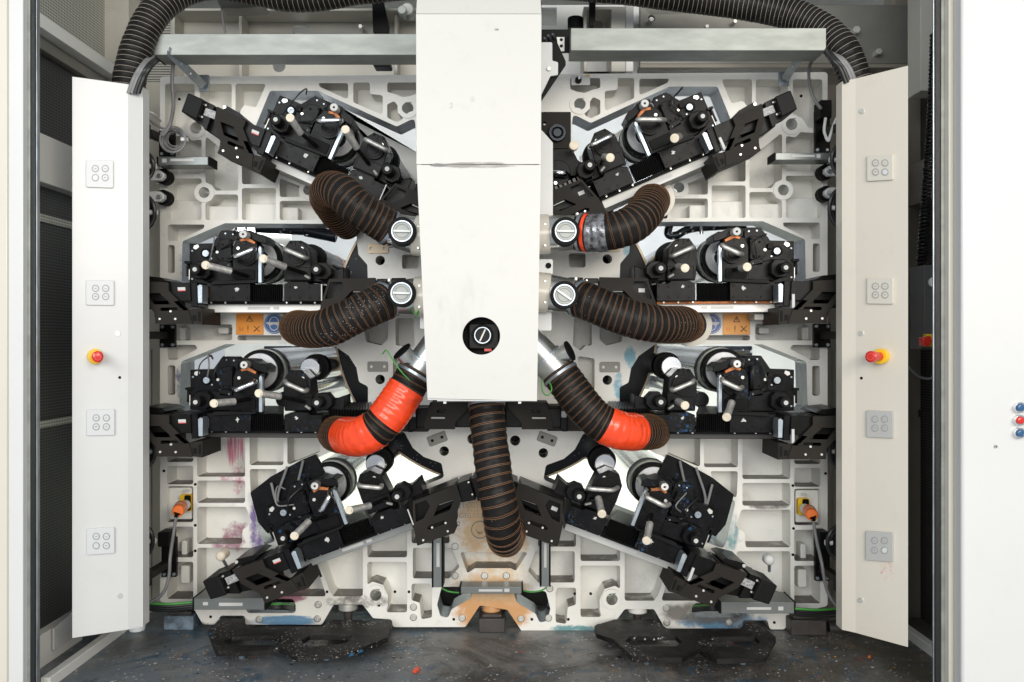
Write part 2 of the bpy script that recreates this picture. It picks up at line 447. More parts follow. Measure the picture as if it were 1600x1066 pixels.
# ================================================================ the setting
def floor_material():
    m = bpy.data.materials.new('stained_concrete_floor'); m.use_nodes = True
    nt = m.node_tree; N = nt.nodes; L = nt.links; b = N['Principled BSDF']
    g = N.new('ShaderNodeNewGeometry')
    def noise(sc, det=8, ro=0.6, dist=0.0, off=0):
        mp = N.new('ShaderNodeMapping'); mp.inputs['Location'].default_value = (off, off * 2, 0)
        L.new(g.outputs['Position'], mp.inputs[0])
        n = N.new('ShaderNodeTexNoise'); n.inputs['Scale'].default_value = sc; n.inputs['Detail'].default_value = det
        n.inputs['Roughness'].default_value = ro; n.inputs['Distortion'].default_value = dist
        L.new(mp.outputs[0], n.inputs['Vector']); return n.outputs['Fac']
    def rng(f, a, c, lo=0, hi=1):
        r = N.new('ShaderNodeMapRange'); r.interpolation_type = 'SMOOTHSTEP'
        for i, v in zip((1, 2, 3, 4), (a, c, lo, hi)): r.inputs[i].default_value = v
        L.new(f, r.inputs[0]); return r.outputs[0]
    def mix(f, a, c):
        x = N.new('ShaderNodeMix'); x.data_type = 'RGBA'; L.new(f, x.inputs[0])
        for s, v in ((6, a), (7, c)):
            if isinstance(v, tuple): x.inputs[s].default_value = (*v, 1)
            else: L.new(v, x.inputs[s])
        return x.outputs[2]
    def mul(a, c):
        x = N.new('ShaderNodeMath'); x.operation = 'MULTIPLY'; L.new(a, x.inputs[0])
        if isinstance(c, (int, float)): x.inputs[1].default_value = c
        else: L.new(c, x.inputs[1])
        return x.outputs[0]
    c = mix(rng(noise(2.2, 11, .72, .8), .40, .60), (0.05, 0.046, 0.043), (0.20, 0.195, 0.185))
    c = mix(mul(rng(noise(1.3, 5, .6, 1.0, 3), .48, .62), .7), c, (0.14, 0.175, 0.20))
    sx = N.new('ShaderNodeSeparateXYZ'); L.new(g.outputs['Position'], sx.inputs[0])
    c = mix(mul(rng(sx.outputs[0], .2, -1.2), rng(noise(3.5, 9, .7, .6, 31), .35, .6)), c, (0.13, 0.155, 0.175))
    c = mix(mul(rng(sx.outputs[0], .5, 1.2), rng(noise(2.5, 9, .7, .6, 37), .35, .6)), c, (0.085, 0.07, 0.05))
    c = mix(mul(rng(noise(3.1, 6, .6, 1.2, 7), .58, .70), .6), c, (0.22, 0.16, 0.105))
    c = mix(mul(rng(noise(5.5, 7, .7, 1.5, 11), .54, .66), .75), c, (0.02, 0.075, 0.125))
    c = mix(mul(rng(noise(9, 8, .75, 0.6, 17), .56, .70), .75), c, (0.018, 0.016, 0.015))
    c = mix(mul(rng(noise(26, 6, .7, 0.3, 5), .60, .70), .5), c, (0.22, 0.21, 0.20))
    for sc, sz, col, th, off in ((45, .19, (0.55, .54, .51), .46, 1), (110, .18, (0.42, .41, .39), .40, 4), (30, .10, (0.01, .01, .01), .5, 9)):
        v = N.new('ShaderNodeTexVoronoi'); v.inputs['Scale'].default_value = sc; L.new(g.outputs['Position'], v.inputs['Vector'])
        c = mix(mul(rng(v.outputs['Distance'], sz * .6, sz, 1, 0), rng(noise(5, 3, .5, 0, off), th, th + .08)), c, col)
    L.new(c, b.inputs['Base Color'])
    L.new(rng(noise(4, 7, .6, .5, 2), .3, .7, .28, .62), b.inputs['Roughness'])
    bp = N.new('ShaderNodeBump'); bp.inputs['Strength'].default_value = .5; bp.inputs['Distance'].default_value = .003
    L.new(noise(30, 8, .7), bp.inputs['Height']); L.new(bp.outputs[0], b.inputs['Normal'])
    return m
M['floor'] = floor_material()
M['plateknob'] = mat('cream_button_plate', (0.60, 0.57, 0.50), 0.35)
WP = lambda x, y, z=0: Vector((x, y, z))
W3 = lambda a, b, c: Vector((a, c, b))              # mapping for world-metre work: (x, z, y)
def wbox(name, x0, x1, y0, y1, z0, z1, m, parent=None, bevel=0.0):
    b = MB(lambda x, z, y: Vector((x, y, z)), YAX, parent.location if parent else (0, 0, 0))
    b.prism([(x0, z0), (x1, z0), (x1, z1), (x0, z1)], y0, y1)
    return b.build(name, m, parent, bevel)
tag(wbox('floor', -1.75, 1.75, 2.50, 5.4, -0.06, 0.0, M['floor']), kind='structure')
tag(wbox('back_wall', -1.75, 1.75, 5.2, 5.26, 0.0, 2.9, M['bg']), kind='structure')
tag(wbox('ceiling', -1.75, 1.75, 3.0, 5.2, 2.62, 2.66, M['steelbeam']), kind='structure')

# door frame of the enclosure, left: sheet, jamb, chrome strip, rubber seal
def door_frame(side):
    t = thing('door_frame', 'white left door jamb with steel strip and black rubber seal' if side < 0 else
              'cream right door jamb with steel strip and black rubber seal', 'door frame', (side * 1.5, 2.6, 0))
    z0, z1 = -0.05, 2.7
    def strip(name, a, b, y0, y1, m, bev=0.002):
        xa, xb = sorted(((a - 800) * K * y0, (b - 800) * K * y0))
        return wbox(name, xa, xb, y0, y1, z0, z1, m, t, bev)
    if side < 0:
        strip('cover_sheet', -800, 11, 2.545, 2.60, M['whitewarm'])
        strip('jamb', 12, 36, 2.553, 2.62, M['white'])
        strip('steel_strip', 36.6, 47, 2.575, 2.63, M['galv'])
        strip('rubber_seal', 47.6, 55, 2.57, 2.585, M['seal'], 0.003)
        strip('edge_trim', 55.6, 57.6, 2.575, 2.58, M['galvd'], 0.0005)
    else:
        strip('edge_trim', 1458, 1460.5, 2.575, 2.58, M['galvd'], 0.0005)
        strip('rubber_seal', 1461, 1470, 2.57, 2.585, M['seal'], 0.003)
        strip('steel_strip', 1470.6, 1482, 2.575, 2.63, M['galv'])
        strip('jamb', 1482.5, 1502, 2.553, 2.62, M['whitewarm'])
    return t
door_frame(-1); door_frame(1)

# right control cabinet door with three buttons
t = thing('cabinet_door', 'large plain white cabinet door at the right edge with a column of push buttons', 'cabinet door', (2.0, 2.5, 0))
wbox('door_sheet', (1503 - 800) * K * 2.5, 3.0, 2.5, 2.55, -0.05, 2.7, M['white'], t, 0.008)
for yy, mm in ((637, 'bluebtn'), (657, 'redbtn'), (677, 'bluebtn')):
    b = G(t); b.ring(1595, yy, 8.5, 6.2, 2.485, 2.5); o = b.build('button_bezel', M['chrome'], t, 0.001)
    b = G(t); b.cyl(1595, yy, 5.8, 2.478, 2.499, dome=0.003); b.build('button', M[mm], t)
b = G(t); b.ring(1557, 698, 2.2, 1.2, 2.494, 2.5, 14); b.build('small_hole_ring', M['ringgrey'], t)

# ---------------------------------------------------------------- side walls of the enclosure
def sidepoly(X, pts):                # polygon on the wall x = X, points given as (photo px, photo py)
    out = []
    for px, py in pts:
        Y = X / ((px - 800) * K)
        out.append((Y, CZ + (533 - py) * K * Y))
    return out
def side_wall(side):
    X = side * 1.60
    nm = 'left' if side < 0 else 'right'
    t = thing('perforated_wall', 'perforated sheet side wall with pale cross beams, %s of the press' % nm, 'side wall', (X, 3.0, 0))
    def part(name, zy, y0, y1, z0, z1, m, off=0.0, th=0.02, bev=0.002):
        x0, x1 = sorted((X - side * off, X - side * (off - th)))
        return wbox(name, x0, x1, y0, y1, z0, z1, m, t, bev)
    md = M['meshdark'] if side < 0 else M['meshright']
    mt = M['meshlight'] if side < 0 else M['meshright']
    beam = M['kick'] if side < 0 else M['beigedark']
    part('perforated_sheet', 0, 2.66, 4.3, 0.0, 2.36, md, 0, .01, 0)
    part('upper_sheet', 0, 2.66, 3.34, 2.18, 2.60, mt, 0.006, .005, 0)
    part('upper_beam', 0, 2.66, 3.50, 2.105, 2.150, beam, 0.07, .068)
    part('shadow_gap_beam', 0, 2.66, 3.50, 2.06, 2.10, M['steelbeam'], 0.03, .028)
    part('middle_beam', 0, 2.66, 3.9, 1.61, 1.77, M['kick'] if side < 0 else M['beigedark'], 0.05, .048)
    part('mesh_stiffener', 0, 2.66, 3.9, 1.49, 1.515, M['meshlight'] if side < 0 else md, 0.01, .008, 0)
    part('mesh_stiffener', 0, 2.66, 3.9, 0.79, 0.815, M['meshlight'] if side < 0 else md, 0.01, .008, 0)
    part('kick_sheet', 0, 2.66, 3.1, 0.0, 0.11, M['kick'], 0.04, .038)
    part('sill', 0, 2.66, 3.5, 0.0, 0.035, M['kick'], 0.16, .03)
    if side > 0:
        part('header', 0, 2.66, 3.12, 2.40, 2.52, M['beige'], 0.09, .088)
        part('header_post', 0, 3.05, 3.15, 1.98, 2.6, M['beige'], 0.14, .135)
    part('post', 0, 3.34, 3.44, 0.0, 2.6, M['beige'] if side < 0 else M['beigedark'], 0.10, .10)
    return t
side_wall(-1); side_wall(1)
# panels standing behind the frame, between frame and side wall
def rear_strip(name, label, x0, y0, x1, y1, Y, m, cat='wall panel'):
    t = thing(name, label, cat, tuple(P((x0 + x1) / 2, y1, Y)))
    b = G(t); b.box(x0, y0, x1, y1, Y, Y + 0.02); b.build('panel_sheet', m, t, 0.002)
    return t
t = rear_strip('wall_panel', 'beige sheet panel behind the left edge of the cast frame', 196, 128, 262, 975, 3.46, M['beige'])
b = G(t); 
for x in (228, 236): b.box(x, 546, x + 1.2, 960, 3.455, 3.46)
b.build('fold_line', M['steelbeam'], t)
t = rear_strip('wall_panel', 'taupe sheet panel behind the right edge of the cast frame', 1285, 112, 1350, 970, 3.46, M['beigedark'])
b = G(t)
for x in (1300, 1308): b.box(x, 546, x + 1.2, 960, 3.455, 3.46)
b.build('fold_line', M['steelbeam'], t)
rear_strip('perforated_screen', 'pale perforated screen behind the big upper left hose', 196, -30, 266, 127, 3.50, mesh_mat('perforated_screen_sheet', (0.66, 0.66, 0.60), (0.18, 0.18, 0.17), size=.3), 'screen')
rear_strip('machine_plinth', 'low plinth coloured near black for shade, behind the cast frame feet', 262, 905, 1290, 985, 3.50, M['darkvoid'], 'plinth')

# ---------------------------------------------------------------- upper cross structure behind the trays
t = thing('upper_crosshead', 'beige steel crosshead plate with ribs above the left half of the cast frame', 'crosshead', tuple(P(450, 120, 3.42)))
b = G(t); b.prism(rect(266, 15, 655, 124), 3.42, 3.44, holes=[circ(436, 103, 10, 24), rect(458, 40, 482, 60)])
b.build('back_plate', M['beige'], t)
for x0, y0, x1, y1, d in ((266, 13, 655, 17, 3.30), (373, 17, 378, 124, 3.33), (268, 17, 273, 124, 3.33), (616, 17, 621, 118, 3.33)):
    b = G(t); b.box(x0, y0, x1, y1, d, 3.42); b.build('rib', M['beige'], t, 0.002)
for x, y in ((366, 23), (563, 41)):
    b = G(t); b.cyl(x, y, 3.6, 3.37, 3.42, 6); b.build('bolt', M['screw'], t, 0.0008)
b = G(t); b.prism(rnd([(581, -2), (598, -2), (607, 38), (607, 52), (583, 52)], 3), 3.24, 3.27); b.build('black_arm', M['plastic'], t, 0.002)
b = G(t); b.prism(rrect(583, 96, 610, 104, 3), 3.24, 3.30); b.build('black_foot', M['plastic'], t, 0.002)

t = thing('upper_crosshead', 'pale steel crosshead with bolts above the right half of the cast frame', 'crosshead', tuple(P(1100, 115, 3.42)))
b = G(t); b.prism(rect(846, 8, 1110, 118), 3.42, 3.44, holes=[rect(846, 12, 870, 40)]); b.build('pale_plate', mat('crosshead_pale_paint', (0.60, 0.61, 0.60), 0.5, var=.05), t)
b = G(t); b.prism(rect(1000, 8, 1420, 100), 3.33, 3.36, holes=[circ(1018, 29, 5, 20)]); b.build('steel_plate', M['steelbeam'], t, .002)
b = G(t); b.box(1000, 100, 1420, 106, 3.28, 3.36); b.build('lower_flange', M['beigedark'], t, .002)
b = G(t); b.prism(rect(912, 10, 977, 112), 3.26, 3.42, holes=[rect(917, 15, 955, 112)]); b.build('box_rib', M['beige'], t, .003)
b = G(t); b.box(1094, 106.5, 1236, 112, 3.34, 3.36); b.build('bright_slit_bar', M['white'], t)  # white bar painted in for the bright slit above the frame
b = G(t); b.box(977, 6, 990, 112, 3.28, 3.33); b.build('white_post', M['white'], t, .003)
for x, y, r in ((1018, 30, 4), (1339, 46, 6), (1374, 80, 5), (1149, 33, 3.2), (1105, 41, 3.2), (962, 18, 4)):
    b = G(t); b.cyl(x, y, r, 3.295, 3.335, 6); b.build('bolt', M['screw'], t, 0.0008)
b = G(t); b.rod((899, 45, 3.3), (899, 28, 3.3), 0.030); b.build('cylinder', M['plastic'], t, .004)
b = G(t); b.prism(rnd([(921, -4), (931, -4), (930, 44), (921, 44)], 1), 3.2, 3.23); b.build('black_arm', M['plastic'], t, .002)
b = G(t); b.prism(rrect(926, 33, 941, 46, 4), 3.16, 3.25); b.build('arm_foot', M['plastic'], t, .002)

# ================================================================ the cast frame
LC = [  # recessed cells of the left half
    [(258, 131), (304, 131), (304, 186), (290, 190), (280, 205), (258, 210)],
    [(312, 131), (362, 131), (362, 200), (330, 200), (322, 186), (312, 182)],
    [(368, 131), (416, 131), (400, 168), (382, 164), (376, 172), (372, 200), (368, 200)],
    [(497, 130), (544, 130), (544, 156), (500, 136)],
    [(552, 129), (578, 129), (578, 147), (598, 149), (598, 180), (552, 160)],
    [(605, 129), (652, 129), (652, 146), (641, 150), (630, 152), (617, 147), (605, 144)],
    [(605, 163), (616, 158), (622, 166), (621, 176), (632, 185), (620, 191), (605, 184)],
    [(262, 214), (292, 212), (300, 220), (315, 218), (315, 272), (262, 272)],
    [(260, 279), (315, 279), (315, 286), (304, 296), (304, 308), (315, 316), (315, 344), (260, 344)],
    [(321, 212), (345, 232), (372, 250), (372, 298), (337, 298), (331, 289), (321, 285)],
    [(336, 304), (372, 304), (372, 344), (321, 344), (321, 318), (331, 313)],
    [(378, 252), (431, 275), (431, 288), (378, 288)],
    [(378, 294), (431, 294), (431, 344), (378, 344)],
    [(437, 278), (474, 293), (466, 302), (470, 308), (437, 308)],
    [(437, 314), (495, 314), (495, 344), (437, 344)],
    [(500, 322), (528, 336), (540, 345), (500, 345)],
    [(262, 351), (320, 351), (318, 357), (280, 376), (262, 377)],
    [(262, 383), (273, 383), (273, 427), (262, 427)],
    [(274, 507), (363, 507), (363, 532), (274, 532)],
    [(371, 524), (440, 524), (440, 532), (371, 532)],
    [(262, 539), (305, 539), (309, 545), (276, 562), (262, 562)],
    [(262, 571), (274, 571), (274, 617), (262, 617)],
    [(618, 497), (646, 497), (648, 540), (636, 548), (628, 540), (618, 540)],
    [(566, 500), (606, 495), (606, 530), (596, 540), (572, 534)],
    [(614, 560), (640, 556), (640, 610), (622, 618), (614, 606)],
    [(628, 398), (654, 398), (654, 420), (628, 420)],
    # lower left
    [(261, 700), (302, 700), (302, 722), (261, 722)],
    [(261, 728), (302, 728), (302, 757), (261, 757)],
    [(261, 760), (302, 760), (302, 816), (261, 816)],
    [(261, 823), (302, 823), (302, 871), (261, 871)],
    [(261, 878), (302, 878), (302, 936), (261, 936)],
    [(308, 675), (383, 675), (383, 745), (308, 745)],
    [(308, 751), (383, 751), (383, 786), (308, 786)],
    [(308, 792), (384, 792), (394, 817), (379, 828), (378, 850), (308, 850)],
    [(308, 856), (392, 856), (392, 900), (308, 932)],
    [(390, 675), (443, 675), (443, 727), (390, 727)],
    [(390, 733), (433, 733), (431, 741), (392, 776)],
    [(449, 675), (500, 675), (500, 706), (449, 727)],
    [(466, 884), (491, 874), (510, 932), (400, 932)],
    [(496, 870), (567, 844), (567, 932), (521, 932), (515, 924)],
    [(574, 842), (636, 818), (636, 871), (574, 871)],
    [(574, 878), (636, 878), (636, 957), (603, 957), (606, 946), (606, 930), (598, 914), (582, 909), (574, 914)],
    [(643, 820), (700, 820), (703, 849), (643, 849)],
    [(645, 856), (706, 856), (718, 886), (702, 904), (645, 904)],
    [(643, 912), (672, 912), (675, 920), (675, 965), (658, 968), (656, 942), (643, 938)],
]
LS = [  # openings right through, left half
    [(422, 142), (497, 142), (620, 198), (648, 184), (660, 350), (560, 330), (470, 278), (398, 246), (392, 215)],
    [(285, 377), (351, 349), (529, 350), (548, 358), (557, 369), (560, 398), (574, 414), (575, 445), (570, 470), (310, 470), (284, 440)],
    [(283, 565), (352, 538), (519, 538), (545, 556), (557, 575), (561, 597), (575, 604), (575, 625), (575, 655), (300, 655), (281, 635)],
    [(394, 780), (426, 758), (479, 722), (523, 704), (560, 682), (600, 668), (632, 676), (645, 700), (662, 714), (690, 724), (694, 746), (640, 768), (560, 800), (470, 832), (412, 852), (405, 830)],
    [(690, 917), (742, 917), (735, 935), (706, 952), (700, 966), (688, 963), (683, 945)],
    [(399, 936), (458, 936), (462, 945), (462, 958), (385, 958), (385, 945)],
]
HOLES = [(306, 200, 9), (319, 301, 8.5), (482, 297, 8), (637, 169, 9), (587, 930, 9), (594, 407, 7.5), (594, 593, 7.5),
         (694, 705, 7.5), (738, 686, 8)]
CCELL = [[(719, 863), (825, 863), (806, 892), (798, 888), (742, 888), (730, 896)]]
left = [(250, 120), (250, 940), (304, 953), (317, 976), (340, 976), (344, 962), (383, 962), (383, 976), (503, 976), (521, 945), (567, 945), (583, 966), (612, 968), (614, 980), (727, 980), (750, 946)]
right = [Mi(p) for p in reversed(left)]
outer = left + right
cells = [rnd(c, 4) for c in LC] + [rnd(mir(c), 4) for c in LC] + [rnd(c, 3) for c in CCELL]
slots = [rnd(c, 6) for c in LS] + [rnd(mir(c), 6) for c in LS]
holes = [circ(x, y, r, 24) for x, y, r in HOLES]
holes += [circ(Mi((x, y))[0], Mi((x, y))[1], r, 24) for x, y, r in HOLES]
ring_hole = circ(822, 800, 27, 32)
fr = thing('press_frame', 'big cream cast iron side frame of the printing press with ribbed pockets and ink stains', 'machine frame', tuple(P(772, 980, F)))
b = G(fr)
DR = 0.105
hm = [0] * len(cells) + [1] * len(slots) + [0] * (len(holes) + 1)
b.prism(rnd(outer, 5), F, F + DR, holes=cells + slots + holes + [ring_hole], hm=hm, back=False)
b.build('rib_lattice', [M['cast'], M['edge']], fr, 0.0045, 2)
# casting web behind the pockets; the web polygons are scaled so that openings line through squarely
def deep(poly, d):          # same x/z metres, mapped at the deeper plane
    f = F / d
    return [(800 + (p[0] - 800) * f, 533 + (p[1] - 533) * f) for p in poly]
D1 = F + DR - 0.006
b = G(fr)
b.prism(deep(rnd(outer, 5), D1), D1, D1 + 0.03, holes=[deep(x, D1) for x in slots + holes + [ring_hole]],
        hm=[1] * len(slots) + [0] * (len(holes) + 1))
b.build('web_plate', [M['castback'], M['edge']], fr)
# steps inside pockets
STEP = [(258, 313, 317, 346), (319, 322, 373, 346), (376, 318, 433, 346), (440, 324, 466, 346), (276, 512, 290, 532), (340, 512, 357, 522),
        (283, 845, 292, 868), (282, 884, 296, 912), (264, 762, 300, 812)]
for i, (x0, y0, x1, y1) in enumerate(STEP):
    for mf in (0, 1):
        q = rect(x0, y0, x1, y1)
        if mf: q = mir(q)
        b = G(fr); d = F + 0.045 if i < 8 else F + 0.02
        b.prism(rnd(q, 3), d, D1 + .002); b.build('pocket_step', M['castback'], fr, 0.004)
# bosses round the through holes
for x, y, r in HOLES[:5]:
    for mf in (0, 1):
        cx, cy = (x, y) if not mf else Mi((x, y))
        b = G(fr); b.ring(cx, cy, r + 7, r, F - 0.004, D1 + .01, 36); b.build('boss', M['cast'], fr, 0.002)
# flush caps and hex socket bolts low on the frame
for x, y in ((711, 854), (711, 900), (757, 900), (791, 900), (646, 949), (646, 965), (722, 966), (814, 967), (857, 966), (859, 920),
             (405, 968), (497, 945), (496, 967), (1041, 950), (1042, 973), (1139, 973)):
    b = G(fr); b.cyl(x, y, 4.6, F - 0.007, F, 20); b.ring(x, y, 2.4, 1.5, F - .009, F - .007, 12); b.build('socket_bolt', M['screw'], fr, 0.001)
    b = G(fr); b.ring(x, y, 5.6, 4.7, F - .0012, F, 24); b.build('bolt_counterbore', M['steelbeam'], fr)
for x, y in ((709, 968), (831, 968), (888, 968), (857, 950), (858, 968), (617, 925), (639, 925), (592, 946), (923, 928), (898, 928), (256, 736), (305, 757), (305, 821), (305, 861), (329, 964),
             (280, 155), (1252, 150), (1210, 973), (1239, 759), (1240, 826), (1239, 867), (1290, 740), (423, 928), (511, 925)):
    b = G(fr); b.cyl(x, y, 2.2, F - 0.0015, F + .002, 14); b.build('drilled_hole', M['rubber'], fr)
for x, y in ((267, 420), (267, 581)):
    for cx, cy in ((x, y), Mi((x, y))):
        b = G(fr); b.cyl(cx, cy, 5, D1 - .02, D1 + .004, 20); b.build('deep_hole', M['rubber'], fr)
# jack pads between frame and floor
for x, y in ((544, 947), (768, 949), (996, 951)):
    b = G(fr); b.cyl(x, y, 14, F + .0, F + .04, 28)
    b = G(fr)
    c = P(x, y, F + .04) 
    b.rod(c + Vector((0, 0, -.012)), c + Vector((0, 0, .014)), .036, 28); b.build('jack_pad', M['screw'] if x < 700 else M['cast'], fr, .003)
    b = G(fr); b.rod(c + Vector((0, 0, -.07)), c + Vector((0, 0, -.012)), .014, 16, r1=.018); b.build('jack_screw', M['baredark'], fr)
# tan two-hole plates and small clamps near the drum
for (x0, y0, x1, y1, mm) in ((574, 381, 607, 396, 'drumrim'), (574, 565, 606, 581, 'steelbeam')):
    for mf in (0, 1):
        q = rect(x0, y0, x1, y1)
        if mf: q = mir(q)
        xs = [p[0] for p in q]; ys = [p[1] for p in q]; cy = sum(ys) / 4; xa = min(xs); xb = max(xs)
        b = G(fr); b.prism(rnd(q, 3), F - .006, F, holes=[circ(xa + 6, cy, 2.6, 14), circ(xb - 6, cy, 2.6, 14)]); b.build('two_hole_plate', M[mm], fr, .001)
for (cx, cy, a) in ((683, 686, -20), (855, 686, 20)):
    q = [Matrix.Rotation(R(a), 2) @ Vector(p) for p in rect(-15, -8, 15, 8)]
    b = G(fr); b.prism(rnd([(cx + p.x, cy + p.y) for p in q], 3), F - .008, F); b.build('cover_plate', M['steelbeam'], fr, .001)
    for s in (-8, 8):
        p = Matrix.Rotation(R(a), 2) @ Vector((s, 0)); b = G(fr); b.cyl(cx + p.x, cy + p.y, 2.4, F - .009, F - .007, 12); b.build('drilled_hole', M['rubber'], fr)
# cast boss plate in the middle, with raised casting numbers and a round opening
b = G(fr)
b.prism(rnd([(704, 748), (760, 735), (796, 744), (793, 790), (797, 842), (792, 852), (766, 852), (760, 848), (724, 848), (716, 836), (706, 832)], 4), F - .012, F + .0,
        holes=[circ(750, 828, 6, 20)]); b.build('boss_plate', M['cast'], fr, .004)
b = G(fr); b.ring(750, 828, 14, 12.6, F - .014, F - .012, 32); b.build('boss_ring', M['steelbeam'], fr)
def text(s, px, py, Y, size, m, parent, name='lettering', ext=0.0008, align='CENTER', ax=0.0):
    cu = bpy.data.curves.new(name, 'FONT'); cu.body = s; cu.size = size; cu.extrude = ext; cu.align_x = align; cu.align_y = 'CENTER'
    tmp = bpy.data.objects.new(name, cu); COL.objects.link(tmp)
    bpy.context.view_layer.update()
    me = bpy.data.meshes.new_from_object(tmp.evaluated_get(bpy.context.evaluated_depsgraph_get()))
    bpy.data.objects.remove(tmp); bpy.data.curves.remove(cu)
    me.materials.clear(); me.materials.append(m)
    o = bpy.data.objects.new(name, me); COL.objects.link(o)
    o.parent = parent
    o.rotation_euler = (R(90), ax, 0)
    o.location = P(px, py, Y) - Vector(parent.location)
    return o
text('21:005C', 736, 790, F - .0135, .030, M['drumrim'], fr)
text('V116', 739, 798, F - .0135, .022, M['drumrim'], fr)
text('GE0.053', 736, 806, F - .0135, .026, M['drumrim'], fr)
text('2', 717, 819, F - .0135, .024, M['steelbeam'], fr)

# iron blocks the frame stands on
for lab, x0, y0, x1, y1, Yc, m in (('dark iron block under the middle notch of the frame', 748, 962, 789, 992, 3.17, 'baredark'),
                                ('blue ink stained support block beside the left foot of the frame', 255, 958, 302, 990, 3.2, 'blockblue'),
                                ('black iron support block beside the right foot of the frame', 1236, 964, 1292, 994, 3.14, 'baredark')):
    t = thing('support_block', lab, 'support block', tuple(P((x0 + x1) / 2, y1, Yc)))
    t.location.z = 0
    z1 = (CZ + (533 - y0) * K * Yc)
    xa, xb = (x0 - 800) * K * Yc, (x1 - 800) * K * Yc
    wbox('block', xa, xb, Yc, Yc + .22, 0.0, z1 - .012, M[m], t, .004)
    wbox('top_pad', xa + .012, xb - .012, Yc + .012, Yc + .2, z1 - .0125, z1, M['baredark'], t, .003)
t = thing('floor_pipe', 'short grimy steel pipe on the floor right of the black support block', 'pipe', tuple(P(1310, 985, 3.2)))
b = G(t); b.rod((1293, 981, 3.2), (1335, 981, 3.2), .028, 20); b.build('pipe_body', M['raildark'], t, .002)

# drip plates lying on the floor
def PF(px, py, h):
    Y = (CZ - h) / ((py - 533) * K)
    return Vector(((px - 800) * K * Y, Y, h))
def drip(label, outline, hs, feet):
    t = thing('drip_plate', label, 'drip plate', tuple(PF(outline[0][0], outline[0][1], 0)))
    b = MB(PF, (0, 0, -1), t.location)
    b.prism(rnd(outline, 3), .050, .066, holes=[rnd(h, 1.5) for h in hs])      # top face at .055, 25 mm thick downwards
    b2 = b.build('plate', M['conc'], t, .003)
    for x, y in feet:
        c = PF(x, y, .036)
        bb = MB(PF, (0, 0, -1), t.location); bb.rod(Vector((c.x, c.y, 0)), Vector((c.x, c.y, .036)), .012, 12); bb.build('foot', M['blockblue'], t)

drip('black ink spattered drip plate with long slots on the floor, left of the middle', [(325, 986), (346, 964), (380, 964), (384, 979), (504, 979), (520, 968), (614, 970), (606, 996), (544, 1020), (464, 1026), (436, 1012), (404, 1018), (338, 1018)],
     [[(362, 994), (430, 994), (440, 1001), (428, 1008), (352, 1008), (350, 1000)], [(484, 993), (552, 993), (540, 1006), (482, 1010), (470, 1002)]], [(378, 1012), (510, 1014), (350, 975), (590, 975)])
drip('black ink spattered drip plate with long slots on the floor, right of the middle', [(928, 978), (960, 968), (1022, 968), (1042, 982), (1156, 982), (1168, 972), (1188, 976), (1213, 996), (1196, 1028), (1120, 1030), (1092, 1014), (1066, 1028), (990, 1028), (960, 1000), (932, 990)],
     [[(985, 994), (1056, 994), (1066, 1003), (1056, 1010), (990, 1010), (976, 1002)], [(1110, 995), (1180, 995), (1188, 1003), (1176, 1010), (1118, 1010), (1104, 1003)]], [(1010, 1020), (1160, 1020), (950, 985), (1190, 990)])
t = thing('tape_scrap', 'scrap of red and white tape lying on the floor near the middle', 'tape scrap', tuple(PF(650, 1045, 0)))
b = MB(PF, (0, 0, -1), t.location); b.prism([(645, 1048), (648, 1043), (656, 1041), (655, 1046), (650, 1049)], .008, .014); b.build('red_scrap', M['red'], t)
t = thing('tape_scrap', 'small orange scrap lying on the floor at the lower right', 'tape scrap', tuple(PF(1358, 1025, 0)))
b = MB(PF, (0, 0, -1), t.location); b.prism([(1356, 1026), (1358, 1023), (1361, 1024), (1360, 1027)], .006, .010); b.build('orange_scrap', M['orange'], t)

# ---------------------------------------------------------------- the big impression drum
dl = (775 - 800) * K * 3.40, 3.40, CZ + (533 - 505) * K * 3.40
t = thing('impression_drum', 'huge black faced impression drum seen through the frame openings behind the white duct', 'drum', dl)
RD = 251 * K * 3.40
b = MB(P, YAX, dl); b.cyl(775, 505, 251, 3.40, 3.44, 128); b.build('drum_face', M['drumface'], t, .004)
b = MB(P, YAX, dl); b.ring(775, 505, 257 * 3.40 / 3.441, 200, 3.441, 3.475, 128); b.build('drum_rim', M['drumrim'], t, .002)
b = MB(P, YAX, dl); b.cyl(775, 505, 250, 3.476, 4.9, 128); b.build('drum_shell', M['roller'], t)

# dried ink flakes and paper crumbs strewn over the floor: nobody could count them
rf = random.Random(11)
flm = [mat('flake_' + n, c, .6) for n, c in (('pale', (.55, .54, .5)), ('grey', (.3, .3, .3)), ('black', (.01, .01, .01)), ('ochre', (.6, .3, .04)), ('blue', (.02, .15, .3)), ('red', (.5, .05, .03)))]
b = MB(lambda x, y, z: Vector((x, y, z)), Vector((0, 0, 1)), (0, 0, 0))
for i in range(520):
    if i < 200: x, y = rf.uniform(-1.25, -.35), rf.gauss(2.96, .09)
    elif i < 360: x, y = rf.gauss(.75, .28), rf.gauss(2.92, .10)
    else: x, y = rf.uniform(-1.3, 1.3), rf.uniform(2.66, 3.15)
    n = rf.choice((3, 4, 5)); r = rf.choice((.0025, .004, .0055, .009)) * rf.uniform(.6, 1.2); h = rf.uniform(.001, .004)
    m_ = rf.choices(range(6), (6, 4, 3, 1.4, 1, .5))[0]
    a0 = rf.uniform(0, 6)
    q = b.addv([Vector((x + r * rf.uniform(.5, 1) * math.cos(a0 + 6.283 * j / n), y + r * rf.uniform(.5, 1) * math.sin(a0 + 6.283 * j / n), h * rf.uniform(.3, 1) + .0008)) for j in range(n)])
    b.face(range(q, q + n), m_)
tag(b.build('floor_debris', flm, smooth=False), 'dried ink flakes and crumbs strewn over the dark floor', 'debris', kind='stuff')
